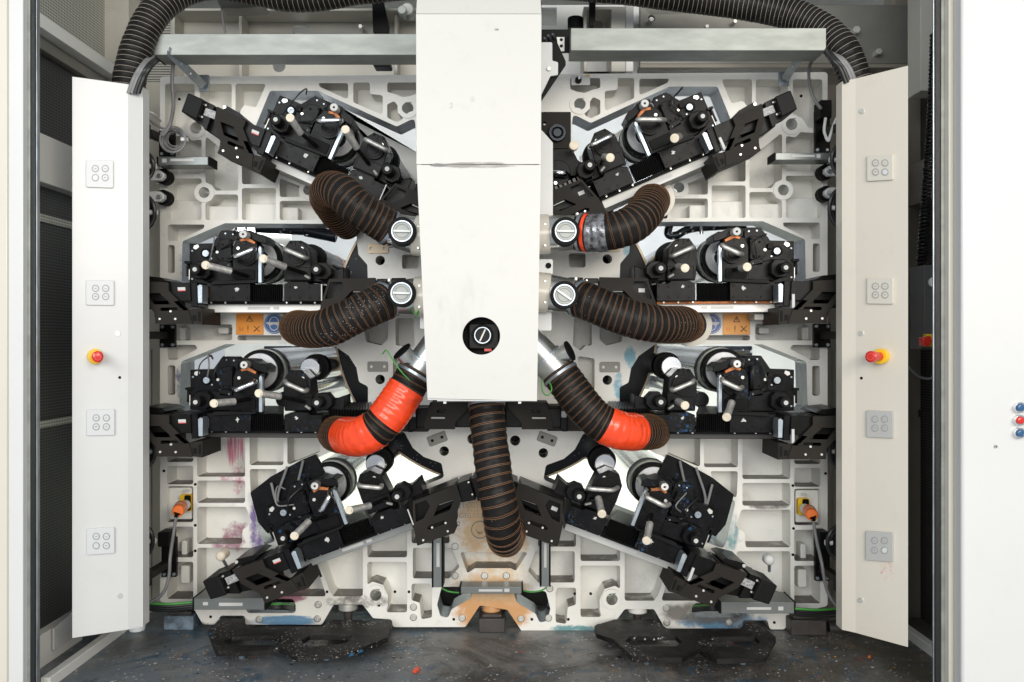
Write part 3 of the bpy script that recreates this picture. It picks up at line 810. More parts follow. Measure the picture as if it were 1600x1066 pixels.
# ================================================================ the eight print stations
# every station is the same set of machinery; it was measured on the upper left level one ("template pixels")
YK = 3.0
T0 = (304.0, 421.0)
def tl(px, py, Y):                  # template pixels -> station-local metres (origin: outer knob)
    return Vector(((px - 800) * K * Y - (T0[0] - 800) * K * YK, Y - YK, (533 - py) * K * Y - (533 - T0[1]) * K * YK))
class Station:
    def __init__(s, key, where, outer, inner, mirror):
        s.key, s.where, s.mirror = key, where, mirror
        o, i = Vector(outer), Vector(inner)
        d = i - o
        s.scale = d.length / 189.0
        s.ang = math.atan2(-d.y, d.x) if not mirror else math.atan2(-d.y, d.x) - math.pi
        if s.ang < -math.pi: s.ang += 2 * math.pi
        s.o = P(outer[0], outer[1], YK)
        s.rot = Matrix.Rotation(-s.ang, 4, 'Y')
        s.sx = -1 if mirror else 1
        s.outer, s.inner = outer, inner
    def base(s, px, py, Y):          # world place of a template point
        v = tl(px, py, Y); v.x *= s.sx
        return s.o + s.rot @ Vector((v.x * s.scale, v.y, v.z * s.scale))
    def root(s, name, label, cat, px, py, Y, group):
        t = thing(name, label, cat, s.base(px, py, Y), group, (0, -s.ang, 0))
        return t
    def g(s, px, py, Y):
        base = tl(px, py, Y)
        sx, sc = s.sx, s.scale
        def mp(x, y, d):
            v = tl(x, y, d) - base
            return Vector((v.x * sx * sc, v.y, v.z * sc))
        return lambda: MB(mp, YAX, (0, 0, 0))
# helper: convert pixels measured on another left station to template pixels
def conv(outer, inner):
    o = Vector(outer); d = (Vector(inner) - o); sc = 189.0 / d.length; a = math.atan2(d.y, d.x)
    def f(pts):
        out = []
        for p in pts:
            v = Matrix.Rotation(-a, 2) @ (Vector(p) - o) * sc
            out.append((T0[0] + v.x, T0[1] + v.y))
        return out
    return f
cA = conv((429, 188), (603, 265))
cD = conv((437, 834), (615, 769))
ST = [
    Station('A', 'top left slanted rail', (429, 188), (603, 265), False),
    Station('B', 'upper left level rail', (304, 421), (493, 421), False),
    Station('C', 'lower left level rail', (305, 622), (494, 623), False),
    Station('D', 'bottom left slanted rail', (437, 834), (615, 769), False),
    Station('A', 'top right slanted rail', (1102, 183), (926, 259), True),
    Station('B', 'upper right level rail', (1231, 418), (1036, 419), True),
    Station('C', 'lower right level rail', (1231, 623), (1036, 622), True),
    Station('D', 'bottom right slanted rail', (1095, 838), (913, 769), True),
]
def bolts(g, root, pts, r=2.0, d=2.96, m='screw', name='bolt'):
    for x, y in pts:
        b = g(); b.cyl(x, y, r, d - .004, d + .001, 12); b.build(name, M[m], root, 0.0006)
def handle(g, root, a, b_, w, name, m='satin', d0=2.90, d1=2.93):
    """bent lever: rounded bar lying across the bearing cap"""
    bb = g()
    pa, pb = Vector(a), Vector(b_)
    q = [(pa.x, pa.y, d1), (pa.x * .93 + pb.x * .07, pa.y * .93 + pb.y * .07, d0), (pa.x * .5 + pb.x * .5, pa.y * .5 + pb.y * .5, d0 - .004), (pa.x * .12 + pb.x * .88, pa.y * .12 + pb.y * .88, d0), (pb.x, pb.y, d1 + .02)]
    bb.tube([p for p in q], w * K * 2.93, 14, res=5)
    return bb.build(name, M[m], root, 0)
def grip(g, root, end, mid, foot, r=5.6):
    b = g(); b.rod((*end, 2.845), (*mid, 2.90), r * K * 2.86, 20)
    o = b.build('grip', M['satin'], root, .0012)
    o.data.materials[0] = M['satin']
    b = g(); b.rod((*mid, 2.898), (foot[0], foot[1], 2.97), r * .55 * K * 2.9, 12); b.build('grip_shaft', M['black'], root)
    e = Vector(end); dvec = (e - Vector(mid)).normalized() * 1.0
    b = g(); b.rod((end[0] + dvec.x, end[1] + dvec.y, 2.838), (*end, 2.846), (r + 1.0) * K * 2.86, 22); b.build('grip_end', M['knob'], root, .002)

def blob(cx, cy, r, n=15, sy=1.0, seed=0):
    q = random.Random(seed + int(cx * 7 + cy))
    return [(cx + r * (.25 + .75 * q.random()) * math.cos(2 * math.pi * i / n), cy + sy * r * (.25 + .75 * q.random()) * math.sin(2 * math.pi * i / n)) for i in range(n)]
for si, S in enumerate(ST):
    k, w = S.key, S.where
    low = k in 'CD'
    blk = M['blackinky'] if k in 'CD' else M['black']
    # ------------------------------------------------ guide rail
    r = S.root('guide_rail', 'long guide beam with paper strip, the %s' % w, 'guide rail', 440, 482, 3.03, 'guide rails bolted to the frame')
    g = S.g(440, 482, 3.03)
    if k == 'C':
        b = g(); b.prism(rrect(316, 476.5, 512, 484.5, 1), 3.03, F + .005); b.build('beam', M['raildark'], r, .003)
        x1 = 512
    else:
        b = g(); b.prism(rect(318, 475, 503, 488.5), 3.03, F + .005); b.build('beam', M['rail_pale' if k == 'B' else 'rail' if (k == 'A' or S.mirror) else 'railgrey'], r, .0015)
        x1 = 503
        for (a0, a1) in ((387, 422), (427, 436)):
            b = g(); b.box(a0, 479.5, a1, 484, 3.0285, 3.03); b.build('paper_strip', M['label'] if k != 'B' or not S.mirror else M['rail'], r)
    b = g(); b.box(318, 471.5, x1, 475.4, 3.0, F + .004); b.build('slide_track', M['copper'] if (k == 'B' and S.mirror) else M['rubber'], r, .001)
    bolts(g, r, [(x, 473) for x in (330, 352, 384, 448, 470, 492)], 1.6, 3.0, 'screw', 'track_screw')
    # ------------------------------------------------ outer carriage
    c = S.root('outer_carriage', 'outer black bearing carriage with grip and lever on the %s' % w, 'carriage', 356, 470, 3.0, 'outer bearing carriages')
    c0 = c
    g = S.g(356, 470, 3.0)
    b = g(); b.prism([(322, 442), (352, 442), (356, 438), (374, 438), (378, 442), (391, 442), (391, 471), (322, 471)], 2.965, 3.19); b.build('slide_block', blk, c, .002)
    bolts(g, c, [(328, 448), (343, 448), (385, 448), (328, 465), (343, 465), (385, 465), (364, 465)], 1.9, 2.966, 'black', 'socket_screw')
    b = g(); b.prism(blob(370, 452, 4.6, 19, 1.1, si), 2.963, 2.966); b.build('paint_chip', M['label'], c)
    b = g(); b.box(314, 450, 324, 465, 2.955, 3.0); b.build('stop_clamp', M['satin'] if k != 'B' else M['copper'], c, .002)
    b = g(); b.prism([(296, 381), (332, 380), (346, 360), (367, 360), (371, 366), (371, 440), (390, 441), (322, 446), (296, 443)], 3.06, 3.13); b.build('rear_plate', blk, c, .002)
    if k == 'D':
        b = g(); b.prism(rnd(cD([(398, 782), (430, 757), (478, 731), (500, 722), (520, 760), (500, 812), (425, 846), (410, 828)]), 2), 3.16, 3.18)
        b.build('cheek_plate', blk, c, .002)
        for q0, q1, q2 in (((455, 740), (440, 790), (455, 815)), ((480, 730), (470, 780), (480, 800)), ((430, 765), (440, 800), (460, 820))):
            b = g(); b.tube([(*cD([q])[0], 3.14) for q in (q0, q1, q2)], .005, 8); b.build('ink_tube', M['cablegrey'], c)
    b = g(); b.prism(rnd([(337, 387), (343, 376), (352, 373), (362, 373), (362, 409), (346, 409), (338, 402)], 3), 3.03, 3.062); b.build('bearing_plate', blk, c, .002)
    bolts(g, c, [(347, 382), (359, 377), (347, 404), (356, 404)], 1.7, 3.03, 'rubber', 'socket_screw')
    bolts(g, c, [(339, 394)], 2.4, 3.03, 'screw')
    b = g(); b.cyl(321, 396, 8, 3.055, 3.07, 20); b.build('shaft_collar', M['rubber'], c, .001)
    b = g(); b.cyl(321, 396, 5, 3.04, 3.06, 20); b.ring(321, 396, 3, 1.6, 3.037, 3.04, 16); b.build('shaft_end', M['galvd'], c, .001)
    b = g(); b.prism(rnd([(303, 384), (309, 382), (311, 386), (306, 390), (302, 388)], 1), 3.055, 3.062); b.build('catch', M['screw'], c)
    bolts(g, c, [(300, 392), (300, 436), (334, 386), (352, 365), (364, 366), (330, 404)], 1.5, 3.06, 'galvd', 'plate_bolt')
    b = g(); b.prism(rnd([(326, 384), (334, 384), (336, 392), (328, 393)], 1), 3.045, 3.06); b.build('sensor_block', M['plastic'], c, .001)
    b = g(); b.rod((342, 412, 3.05), (358, 415, 3.0), .0045, 10); b.build('spring_rod', M['galvd'], c, .0006)
    b = g(); b.prism(rnd([(340, 409), (352, 407), (362, 411), (362, 419), (342, 417)], 2), 3.0, 3.06); b.build('lever_boss', blk, c, .002)
    # bearing housing with cap
    b = g(); b.prism(rnd([(363, 388), (368, 376), (378, 372), (393, 372), (402, 382), (402.5, 441), (363, 441)], 2), 2.985, 3.07)
    b.build('bearing_housing', blk, c, .002)
    b = g(); b.cyl(386, 399, 15.5, 2.972, 2.99, 40); b.ring(386, 399, 12, 10.6, 2.969, 2.973, 36); b.cyl(386, 399, 7, 2.969, 2.974, 28); b.build('bearing_cap', M['black'], c, .0015)
    b = g(); b.box(384.5, 373, 385.3, 384, 2.984, 2.987); b.build('split_line', M['rubber'], c)
    bolts(g, c, [(372, 388)], 2.7, 2.984, 'screw')
    bolts(g, c, [(378, 376), (391, 376), (372, 424), (396, 424)], 1.8, 2.985, 'rubber', 'socket_screw')
    b = g(); b.prism(rnd([(363, 421), (398, 421), (398, 437), (366, 437)], 2), 2.98, 2.99); b.build('socket_recess', M['rubber'], c, .001)
    if k == 'A': ha, hb = ((365, 397), (400, 380)) if not S.mirror else ((399, 386), (362, 402))
    elif S.mirror: ha, hb = (362, 402), (396, 386)
    else: ha, hb = (397, 389), (363, 403)
    if S.mirror and k in 'BC': ha, hb = (402, 387), (372, 401)
    if k == 'D': ha, hb = ((397, 382), (372, 403)) if not S.mirror else ((400, 384), (364, 388))
    handle(g, c, ha, hb, 3.9, 'lever', 'chrome' if not S.mirror else 'satin')
    # grip handle
    if k == 'A' and not S.mirror: grip(g, c, (324, 411), (349, 425), (380, 432))
    elif k == 'A': grip(g, c, (355, 437), (350, 436), (360, 436), 6)
    elif k == 'C' and not S.mirror: grip(g, c, (334, 418), (366, 419), (388, 420))
    elif k == 'D' and not S.mirror: grip(g, c, (322, 417), (352, 409), (380, 418))
    elif k == 'B' and not S.mirror: grip(g, c, (322, 414.5), (361, 424), (386, 431))
    elif k == 'B': grip(g, c, (362, 420), (372, 422), (384, 424), 5.8)
    elif k == 'C': grip(g, c, (392, 438), (386, 420), (384, 414), 5.8)
    else: grip(g, c, (372, 440), (379, 420), (384, 414), 5.8)
    b = g(); b.prism([(403.3, 388), (406, 384), (408.5, 388), (409, 442), (403.3, 442)], 2.99, 3.012); b.build('guard_strip', M['galvd'], c, .001)
    # idler on top
    b = g(); b.prism(rnd([(371, 362), (378, 359), (392, 360), (400, 366), (400, 375), (371, 374)], 2), 3.0, 3.12); b.build('top_block', blk, c, .002)
    b = g(); b.prism(rnd([(392, 362), (404, 366), (409, 366), (417, 372), (416, 381), (406, 379), (394, 374)], 1.5), 2.99, 3.1); b.build('ribbed_cap', blk, c, .003)
    b = g(); b.cyl(379.5, 366, 6.2, 2.955, 3.0, 24); b.build('idler_disc', M['label'] if k in 'AB' else M['satin'], c, .002)
    b = g(); b.cyl(379.5, 366, 1.7, 2.953, 2.956, 14); b.build('idler_axle', M['rubber'], c)
    b = g(); b.prism(rnd([(374, 374), (386, 371), (399, 378), (398, 382), (384, 376), (376, 378)], 1), 2.98, 3.0); b.build('copper_shim', M['copper'], c, .001)
    # fluted knob on its arm
    b = g(); b.prism(rnd([(304, 410), (328, 408), (400, 425), (400, 441), (326, 441), (306, 434)], 4), 3.0, 3.07); b.build('swing_arm', blk, c, .004)
    b = g(); b.prism(rnd([(300, 414), (309, 408), (322, 408), (328, 415), (328, 430), (320, 436), (307, 436), (300, 430)], 2), 2.96, 3.01); b.build('knob_block', blk, c, .003)
    b = g(); b.cyl(304, 421, 8.6, 2.91, 2.97, 28); b.build('knob', M['plastic'], c, .003)
    b = g(); b.cyl(304, 421, 3.4, 2.905, 2.912, 18); b.ring(304, 421, 1.6, .9, 2.904, 2.905, 10); b.build('knob_centre', M['label'], c, .0008)
    b = g(); b.box(288, 408, 298, 412, 3.05, 3.08); b.box(291, 412, 294, 432, 3.06, 3.08); b.build('limit_switch', M['black'], c, .001)
    b = g(); b.rod((296, 421, 3.07), (296, 437, 3.07), .004, 10); b.build('switch_pin', M['screw'], c)
    b = g(); b.prism(rnd([(328, 443), (334, 438.5), (398, 438.5), (398, 442), (330, 445)], 1), 2.95, 2.97); b.build('cover_lip', M['plastic'], c, .001)
    # ------------------------------------------------ bellows between carriages
    t = S.root('bellows', 'pleated black bellows between the carriages of the %s' % w, 'bellows', 416, 470, 3.0, 'pleated bellows')
    g = S.g(416, 470, 3.0); b = g()
    n = 17
    poly = []
    pts = []
    for i in range(n):
        xa = 391.5 + 51.5 * i / n; xb = 391.5 + 51.5 * (i + .5) / n; xc = 391.5 + 51.5 * (i + 1) / n
        pts += [(xa, 3.005), (xb, 2.978)]
    pts.append((443, 3.005))
    va = [b.pt(x, 444, d) for x, d in pts]; vb = [b.pt(x, 471, d) for x, d in pts]
    vc = [b.pt(x, 444, 3.18) for x, d in pts]
    A = b.addv(va); Bb = b.addv(vb); Cc = b.addv(vc)
    for i in range(len(pts) - 1):
        b.face([A + i, A + i + 1, Bb + i + 1, Bb + i]); b.face([A + i, A + i + 1, Cc + i + 1, Cc + i])
    b.build('pleats', M['pleat'], t, 0, smooth=False)
    # ------------------------------------------------ inner carriage
    c = S.root('inner_carriage', 'inner black bearing carriage with octagonal housing on the %s' % w, 'carriage', 474, 470, 3.0, 'inner bearing carriages')
    g = S.g(474, 470, 3.0)
    b = g(); b.prism([(443.5, 444), (455, 440), (480, 440), (484, 444), (502, 444), (502, 471), (443.5, 471)], 2.965, 3.19); b.build('slide_block', blk, c, .002)
    bolts(g, c, [(452, 448), (498, 448), (452, 465), (468, 465), (498, 465), (483, 465), (483, 449)], 1.9, 2.966, 'black', 'socket_screw')
    b = g(); b.prism(blob(462, 449, 3.8, 17, .9, si + 9), 2.963, 2.966); b.build('paint_chip', M['label'], c)
    b = g(); b.prism(rnd([(452.5, 376), (470.5, 376), (484, 389.5), (487, 418), (487, 440), (444, 440), (441.5, 415), (442, 391)], 1.5), 2.99, 3.09); b.build('bearing_housing', blk, c, .002)
    b = g(); b.cyl(463, 400, 15.5, 2.977, 2.992, 40); b.ring(463, 400, 12, 10.8, 2.974, 2.978, 36); b.cyl(463, 400, 7, 2.974, 2.978, 28); b.build('bearing_cap', M['black'], c, .0015)
    b = g(); b.box(461, 377, 461.7, 386, 2.988, 2.992); b.build('split_line', M['rubber'], c)
    bolts(g, c, [(471.5, 388.5)], 2.9, 2.988, 'screw')
    bolts(g, c, [(454, 379), (469, 379), (455, 409)], 1.5, 2.989, 'rubber', 'socket_screw')
    if k == 'A': ha, hb = (444, 393), (484, 395)
    elif k == 'D' and not S.mirror: ha, hb = (444, 384), (478, 400)
    elif k == 'D': ha, hb = (486, 404), (446, 392)
    else: ha, hb = (445, 389.5), (479, 404)
    if k != 'A' or not S.mirror or True: handle(g, c, ha, hb, 3.6, 'lever', 'satin' if k != 'A' or not S.mirror else 'chrome')
    b = g(); b.box(446, 418, 486, 438, 2.98, 2.99); b.build('lower_face', blk, c, .002)
    if S.mirror: grip(g, c, (456, 421) if k in 'BC' else ((459, 425) if k == 'A' else (450, 426)), (468, 419) if k != 'D' else (466, 412), (478, 424), 5.8)
    elif k == 'A': grip(g, c, (410, 393), (438, 411), (464, 424))
    elif k == 'D': grip(g, c, (416, 409), (450, 419), (478, 424), 5.4)
    elif k == 'C': grip(g, c, (404, 402), (437, 411), (474, 424))
    else: grip(g, c, (412, 404.5), (446, 417.5), (476, 427))
    b = g(); b.prism([(487, 424), (519, 424), (537, 417), (537, 441), (487, 441)], 3.02, 3.14); b.build('swing_arm', blk, c, .003)
    b = g(); b.prism(rnd([(497, 410), (510, 410), (518, 419), (518, 429), (510, 437), (497, 437), (492, 430), (492, 416)], 2), 2.97, 3.03); b.build('knob_block', blk, c, .003)
    b = g(); b.cyl(493.5, 421, 9, 2.91, 2.98, 28); b.build('knob', M['plastic'], c, .003)
    b = g(); b.cyl(493.5, 421, 3.6, 2.905, 2.912, 18); b.ring(493.5, 421, 1.6, .9, 2.904, 2.905, 10); b.build('knob_centre', M['label'], c, .0008)
    b = g(); b.rod((477, 431, 2.975), (484, 435, 2.965), .005, 10); b.build('set_screw', M['screw'], c)
    # ------------------------------------------------ outer drive: motor, bracket
    dr = S.root('outer_drive', 'brown bracketed servo drive at the outer end of the %s' % w, 'drive unit', 270, 480, 2.93, 'outer servo drives')
    g = S.g(270, 480, 2.93)
    b = g(); b.prism(rnd(cA([(292, 146.5), (316, 157), (305, 188.5), (281, 176)]), 2.5), 2.88, 3.04); b.build('motor_cap', M['plastic'], dr, .006, 3)
    b = g(); b.prism(rnd(cA([(316, 157.5), (334, 166), (321, 205), (304, 188)]), 1), 2.91, 3.05); b.build('motor_flange', M['black'], dr, .003)
    b = g(); b.prism(cA([(320, 164), (383, 190), (366, 235), (317, 202)]), 2.935, 3.08); b.build('motor_body', M['black'], dr, .003)
    b = g(); b.prism(cA([(320.3, 169.8), (337.5, 176.5), (334.5, 187.8), (316.5, 181)]), 2.9065, 2.93); b.build('rating_label', M['plate'], dr)
    for q in cA([(320, 165.5), (314, 184)]):
        bolts(g, dr, [q], 1.7, 2.909, 'screw')
    cut1 = rnd(cA([(342, 190), (364, 199.5), (379, 233.6), (352, 222)]), 1)
    slot = rnd(cA([(352.5, 223.5), (357, 221), (381, 231), (380, 235.5), (354, 227)]), .8)
    out = rnd(cA([(337.5, 167.5), (383, 190), (378, 202), (394, 243), (391.6, 265), (338, 241), (344, 227), (333, 193)]), 1.5)
    cut1 = rnd(cA([(342.5, 191), (363, 199.5), (374, 224), (348, 212.5)]), 1)
    slot = rnd(cA([(353, 224), (356, 221.5), (379, 231.5), (379.5, 236), (355, 227)]), .8)
    b = g(); b.prism(out, 2.90, 2.912, holes=[cut1, slot]); b.build('bracket_plate', M['bracket'], dr, .0015)
    b = g(); b.prism(cA([(344, 205), (372, 216), (391, 262), (342, 240)]), 2.935, 2.95); b.build('inner_shelf', M['bracket'], dr, .001)
    b = g(); b.prism(cA([(391, 242), (415, 248), (405, 272.5), (391.5, 265)]), 2.905, 3.09,); b.build('end_box', M['bracket'], dr, .0015)
    b = g()
    for q in ([(396, 253), (402, 254.5), (399, 263), (394, 261)], [(407, 251), (411, 252), (404, 267), (401, 265)]): b.prism(cA(q), 2.9035, 2.905)
    b.build('end_slot', M['rubber'], dr)
    b = g(); b.prism(cA([(342, 228), (391, 252), (391, 264), (340, 241)]), 2.915, 3.05); b.build('bottom_flange', M['bracket'], dr, .001)
    b = g(); b.prism(rnd(cA([(382, 190), (413.4, 203.6), (403.6, 231), (378, 221)]), 1), 2.92, 3.12); b.build('gear_head', M['black'], dr, .002)
    b = g(); b.prism(cA([(393, 203), (404, 207.5), (402.3, 213), (391.3, 208.7)]), 2.9185, 2.92)
    if not S.mirror: b.build('white_label', M['label'], dr)
    b = g(); b.prism(cA([(391.8, 207.4), (402.6, 212), (402.2, 213.3), (391.2, 209)]), 2.9175, 2.9185)
    if not S.mirror: b.build('red_label_edge', M['labelred'], dr)
    b = g(); b.prism(cA([(401, 220), (404.5, 221.5), (396, 241), (392, 239.5)]) if True else [], 2.912, 2.93)
    if S.mirror: b.build('white_strip', M['label'], dr)
    bolts(g, dr, cA([(347, 237), (369.5, 247), (367.5, 233)]), 1.9, 2.90, 'screw', 'bracket_screw')
    b = g(); b.prism(rnd(cA([(347, 166), (352, 165), (375, 178), (381, 187), (372, 186), (350, 176)]), 1), 2.95, 3.12); b.build('top_bearing', M['black'], dr, .002)
    bolts(g, dr, cA([(350, 168)]), 2.8, 2.95, 'screw')
    b = g(); b.prism(rnd(cA([(412, 203), (424, 208), (410, 244), (400, 240)]), 1), 2.93, 3.19); b.build('end_stop', blk, dr, .003)
    b = g(); b.prism(rnd([(308, 447), (312, 444), (316, 446), (316, 474), (309, 474)], 1), 2.90, 2.955); b.build('chrome_stop', M['galvd'], dr, .004)
    # ------------------------------------------------ inner drive
    off = 0 if k != 'C' else 158
    lab = 'brown bracketed servo drive at the inner end of the %s' % w
    dr = S.root('inner_drive', lab, 'drive unit', 545 + off, 480, 2.93, 'inner servo drives')
    g0 = S.g(545 + off, 480, 2.93)
    if k == 'C':
        g1 = lambda: MB(P, YAX, dr.location)
        fl = (lambda q: q) if not S.mirror else (lambda q: [(1526 - x, y) for x, y in reversed(q)])
        b = g1(); b.prism(fl([(640, 638), (736, 638), (736, 668), (640, 668)]), 2.975, 3.06); b.build('motor_body', M['black'], dr, .003)
        b = g1(); b.prism(rnd(fl([(663, 671), (711, 671), (711, 661), (733, 637), (733, 629), (676, 629), (669, 640), (663, 662)]), 1.5), 2.925, 2.935,
                          holes=[rnd(fl([(684, 640), (697, 640), (694, 645), (681, 645)]), 1), rnd(fl([(674, 651), (695, 651), (695, 655), (672, 655)]), 1)]); b.build('bracket_plate', M['bracket'], dr, .0015)
        b = g1(); b.prism(fl([(666, 662), (710, 662), (710, 669), (666, 669)]), 2.936, 3.0); b.build('inner_shelf', M['bracket'], dr, .001)
        b = g1(); b.prism(fl([(673, 652), (695, 652), (695, 654.6), (673, 654.6)]), 2.937, 2.95); b.build('reflective_strip', M['label'], dr)
        b = g1(); b.prism(rnd(fl([(640, 634), (650, 634), (650, 672), (640, 672)]), 1), 2.95, 3.05); b.build('motor_flange', M['plastic'], dr, .003)
        b = g1(); b.prism(fl([(641, 642), (649, 642), (649, 652), (641, 652)]), 2.948, 2.95); b.build('rating_label', M['plate'], dr)
    def sh(pts): return [(p[0] + off, p[1]) for p in pts]
    if k != 'C':
        b = g0(); b.prism(sh(cD([(639, 777), (662, 770), (708, 752), (716, 778), (660, 806), (648, 812)])), 2.94, 3.1); b.build('motor_body', M['black'], dr, .003)
        out = rnd(sh(cD([(640, 776), (708, 749), (716, 773), (707, 800), (710, 814), (705, 825), (647, 845), (641, 815)])), 1.5)
        h1 = rnd(sh(cD([(643.5, 779.5), (661, 773.5), (667, 783), (657, 802), (644.5, 808)])), 1)
        h2 = rnd(sh(cD([(680, 781), (704, 773), (698, 789), (672, 799.5)])), 1)
        h3 = rnd(sh(cD([(662, 817.5), (666, 812.5), (690, 805), (689.5, 810.5), (665, 820)])), .8)
        b = g0(); b.prism(out, 2.90, 2.912, holes=[h1, h2, h3]); b.build('bracket_plate', M['bracket'], dr, .0015)
        b = g0(); b.prism(sh(cD([(642, 812), (708, 788), (709, 814), (704, 824), (648, 843)])), 2.935, 3.06); b.build('inner_shelf', M['bracket'], dr, .001)
        b = g0(); b.prism(sh(cD([(710, 750), (730, 742.5), (740, 775), (716, 779)])), 2.92, 3.07); b.build('motor_flange', M['black'], dr, .003)
        b = g0(); b.prism(rnd(sh(cD([(731, 741), (752, 733), (762, 765), (741, 775)])), 2), 2.89, 3.05); b.build('motor_cap', M['plastic'], dr, .006, 3)
        bolts(g0, dr, sh(cD([(656, 836), (694.5, 822), (691, 809), (670, 816)])), 1.8, 2.90, 'screw', 'bracket_screw')
        bolts(g0, dr, sh(cD([(728, 747), (734, 766)])), 1.6, 2.92, 'screw')
        b = g0()
        if not S.mirror and k != 'C':
            b.box(501.5 + off, 444, 503.2 + off, 470, 2.895, 2.90); b.build('white_edge_strip', M['label'], dr)
        else:
            b.prism(sh(cD([(650, 789), (659, 785.5), (661, 791), (652, 794.5)])), 2.936, 2.94); b.build('white_label', M['label'], dr)
        b = g0(); b.prism(sh(cD([(683, 780), (704, 772.8), (703.5, 775), (682, 782.5)])), 2.913, 2.94); b.build('reflective_strip', M['galv'], dr)
        if S.mirror or k == 'C':
            b = g0(); b.prism(sh(cD([(714, 757), (726, 753), (729, 763), (717, 767)])), 2.9185, 2.92); b.build('rating_label', M['plate'], dr)

    if k == 'C':
        t = S.root('bellows', 'short pleated bellows at the inner end of the %s' % w, 'bellows', 545, 470, 3.0, 'pleated bellows')
        gg = S.g(545, 470, 3.0)
        b = gg()
        pts = []
        for i in range(16):
            pts += [(512 + 70 * i / 16, 3.02), (512 + 70 * (i + .5) / 16, 2.99)]
        A = b.addv([b.pt(x, 438, d) for x, d in pts]); Bb = b.addv([b.pt(x, 470, d) for x, d in pts]); Cc = b.addv([b.pt(x, 436, d + .15) for x, d in pts])
        for i in range(len(pts) - 1):
            b.face([A + i, A + i + 1, Bb + i + 1, Bb + i]); b.face([A + i, A + i + 1, Cc + i + 1, Cc + i])
        b.build('pleats', M['pleat'], t, 0, smooth=False)
        # joining torque tube to the centre
        t = S.root('linear_actuator', 'long black actuator housing along the inner end of the %s' % w, 'actuator', 600, 470, 3.0, 'actuator housings')
        gg = S.g(600, 470, 3.0); b = gg(); b.box(583, 434, 668, 472, 3.0, 3.12); b.build('housing', M['bracket'], t, .002)
        b = gg(); b.box(636, 436, 645, 470, 2.96, 3.0); b.build('end_flange', M['plastic'], t, .003)
    # ------------------------------------------------ rollers (their axes run straight away from the viewer)
    wd = S.base(401, 404 if k in 'AB' else 388, 3.14)
    t = thing('print_roller', 'steel roller running back from the outer carriage of the %s' % w, 'roller', wd, 'outer steel rollers')
    sc = S.scale
    b = MB(lambda x, z, y: Vector((x, y, z)), YAX, (0, 0, 0))
    b.cyl(0, 0, 0.0665 * sc, 0.03, 0.149, 48); b.build('roller_end', M['rollend'], t, .002)
    b = MB(lambda x, z, y: Vector((x, y, z)), YAX, (0, 0, 0)); b.cyl(0, 0, 0.040 * sc, 0.012, 0.029, 36); b.build('bearing_seat', M['chrome'], t, .002)
    b = MB(lambda x, z, y: Vector((x, y, z)), YAX, (0, 0, 0)); b.cyl(0, 0, 0.084 * sc, 0.15, 1.9, 48); b.build('roller_body', M['roller'], t, .002)
    b = MB(lambda x, z, y: Vector((x, y, z)), YAX, (0, 0, 0)); b.ring(0, 0, 0.079 * sc, 0.067 * sc, 0.03, 0.07, 48); b.build('end_ring', M['rubber'], t, .003)
    b = MB(lambda x, z, y: Vector((x, y, z)), YAX, (0, 0, 0)); b.ring(0, 0, 0.083 * sc, 0.068 * sc, 0.085, 0.115, 48); b.build('steel_ring', M['galv'], t, .003)
    if k == 'C':
        for (tx, ty, rr, y0, lab2) in ((426, 436, .030, .14, 'slim lower roller below the print roller of the %s'),):
            t = thing('metering_roller', lab2 % w, 'roller', S.base(tx, ty, 3.14), 'slim metering rollers')
            b = MB(lambda x, z, y: Vector((x, y, z)), YAX, (0, 0, 0)); b.cyl(0, 0, rr * sc, y0, 1.6, 36); b.build('roller_body', M['roller'], t, .002)
    if k == 'C':
        t = S.root('dark_backdrop', 'added dark backdrop plate far behind the rollers of the %s' % w, 'backdrop plate', 430, 440, 4.4, 'added dark backdrop plates')  # dark plate added so the rollers stand out and mirror something dark
        q = [(300, 352), (560, 352), (560, 440), (300, 440)] if not S.mirror else [(300, 352), (560, 352), (560, 440), (300, 440)]
        f_ = lambda x, y: ((x - 800) * 3.2 / 4.4 * 1.0 + 800, y)
        X0, X1 = (-1.28, -0.52) if not S.mirror else (0.48, 1.24)
        z0, z1 = CZ + (533 - 608) * K * 4.4, CZ + (533 - 541) * K * 4.4
        b = MB(lambda x, z, y: Vector((x, y, z)), YAX, t.location)
        t.rotation_euler = (0, 0, 0)
        b.prism([(X0, z0), (X1, z0), (X1, z1), (X0, z1)], 4.4, 4.44); b.build('backdrop_plate', M['clutter'], t, .004)
        for zz, hh, mm in ((z1 - .035, .012, 'chrome'), (z1 - .075, .006, 'yellow'), (z1 - .13, .02, 'kick')):
            b = MB(lambda x, z, y: Vector((x, y, z)), YAX, t.location)
            b.prism([(X0 + .02, zz), (X1 - .02, zz), (X1 - .02, zz + hh), (X0 + .02, zz + hh)], 4.37, 4.399); b.build('cross_bar', M[mm], t, .003)
    rs = random.Random(si * 13 + 5)
    for q in range(3):
        x0 = 330 + rs.random() * 60; y0 = 362 + rs.random() * 14
        b = MB(*(lambda gg: (gg.mp, YAX, (0, 0, 0)))(S.g(356, 470, 3.0)()))
        b.tube([(x0, y0, 3.05), (x0 + rs.uniform(-14, 14), y0 - rs.uniform(2, 9), 3.03), (x0 + rs.uniform(-25, 10), y0 + rs.uniform(5, 20), 3.0), (x0 + rs.uniform(-30, 5), y0 + rs.uniform(25, 50), 3.03)], .0022 + .001 * rs.random(), 6)
        b.build('air_line', M[rs.choice(['cableblack', 'cablegrey', 'cableblack'])], c0)
    wd = S.base(480 if k in 'AB' else 486, 400 if k in 'AB' else 382, 3.14)
    t = thing('inking_roller', 'thinner roller running back from the inner carriage of the %s' % w, 'roller', wd, 'inner inking rollers')
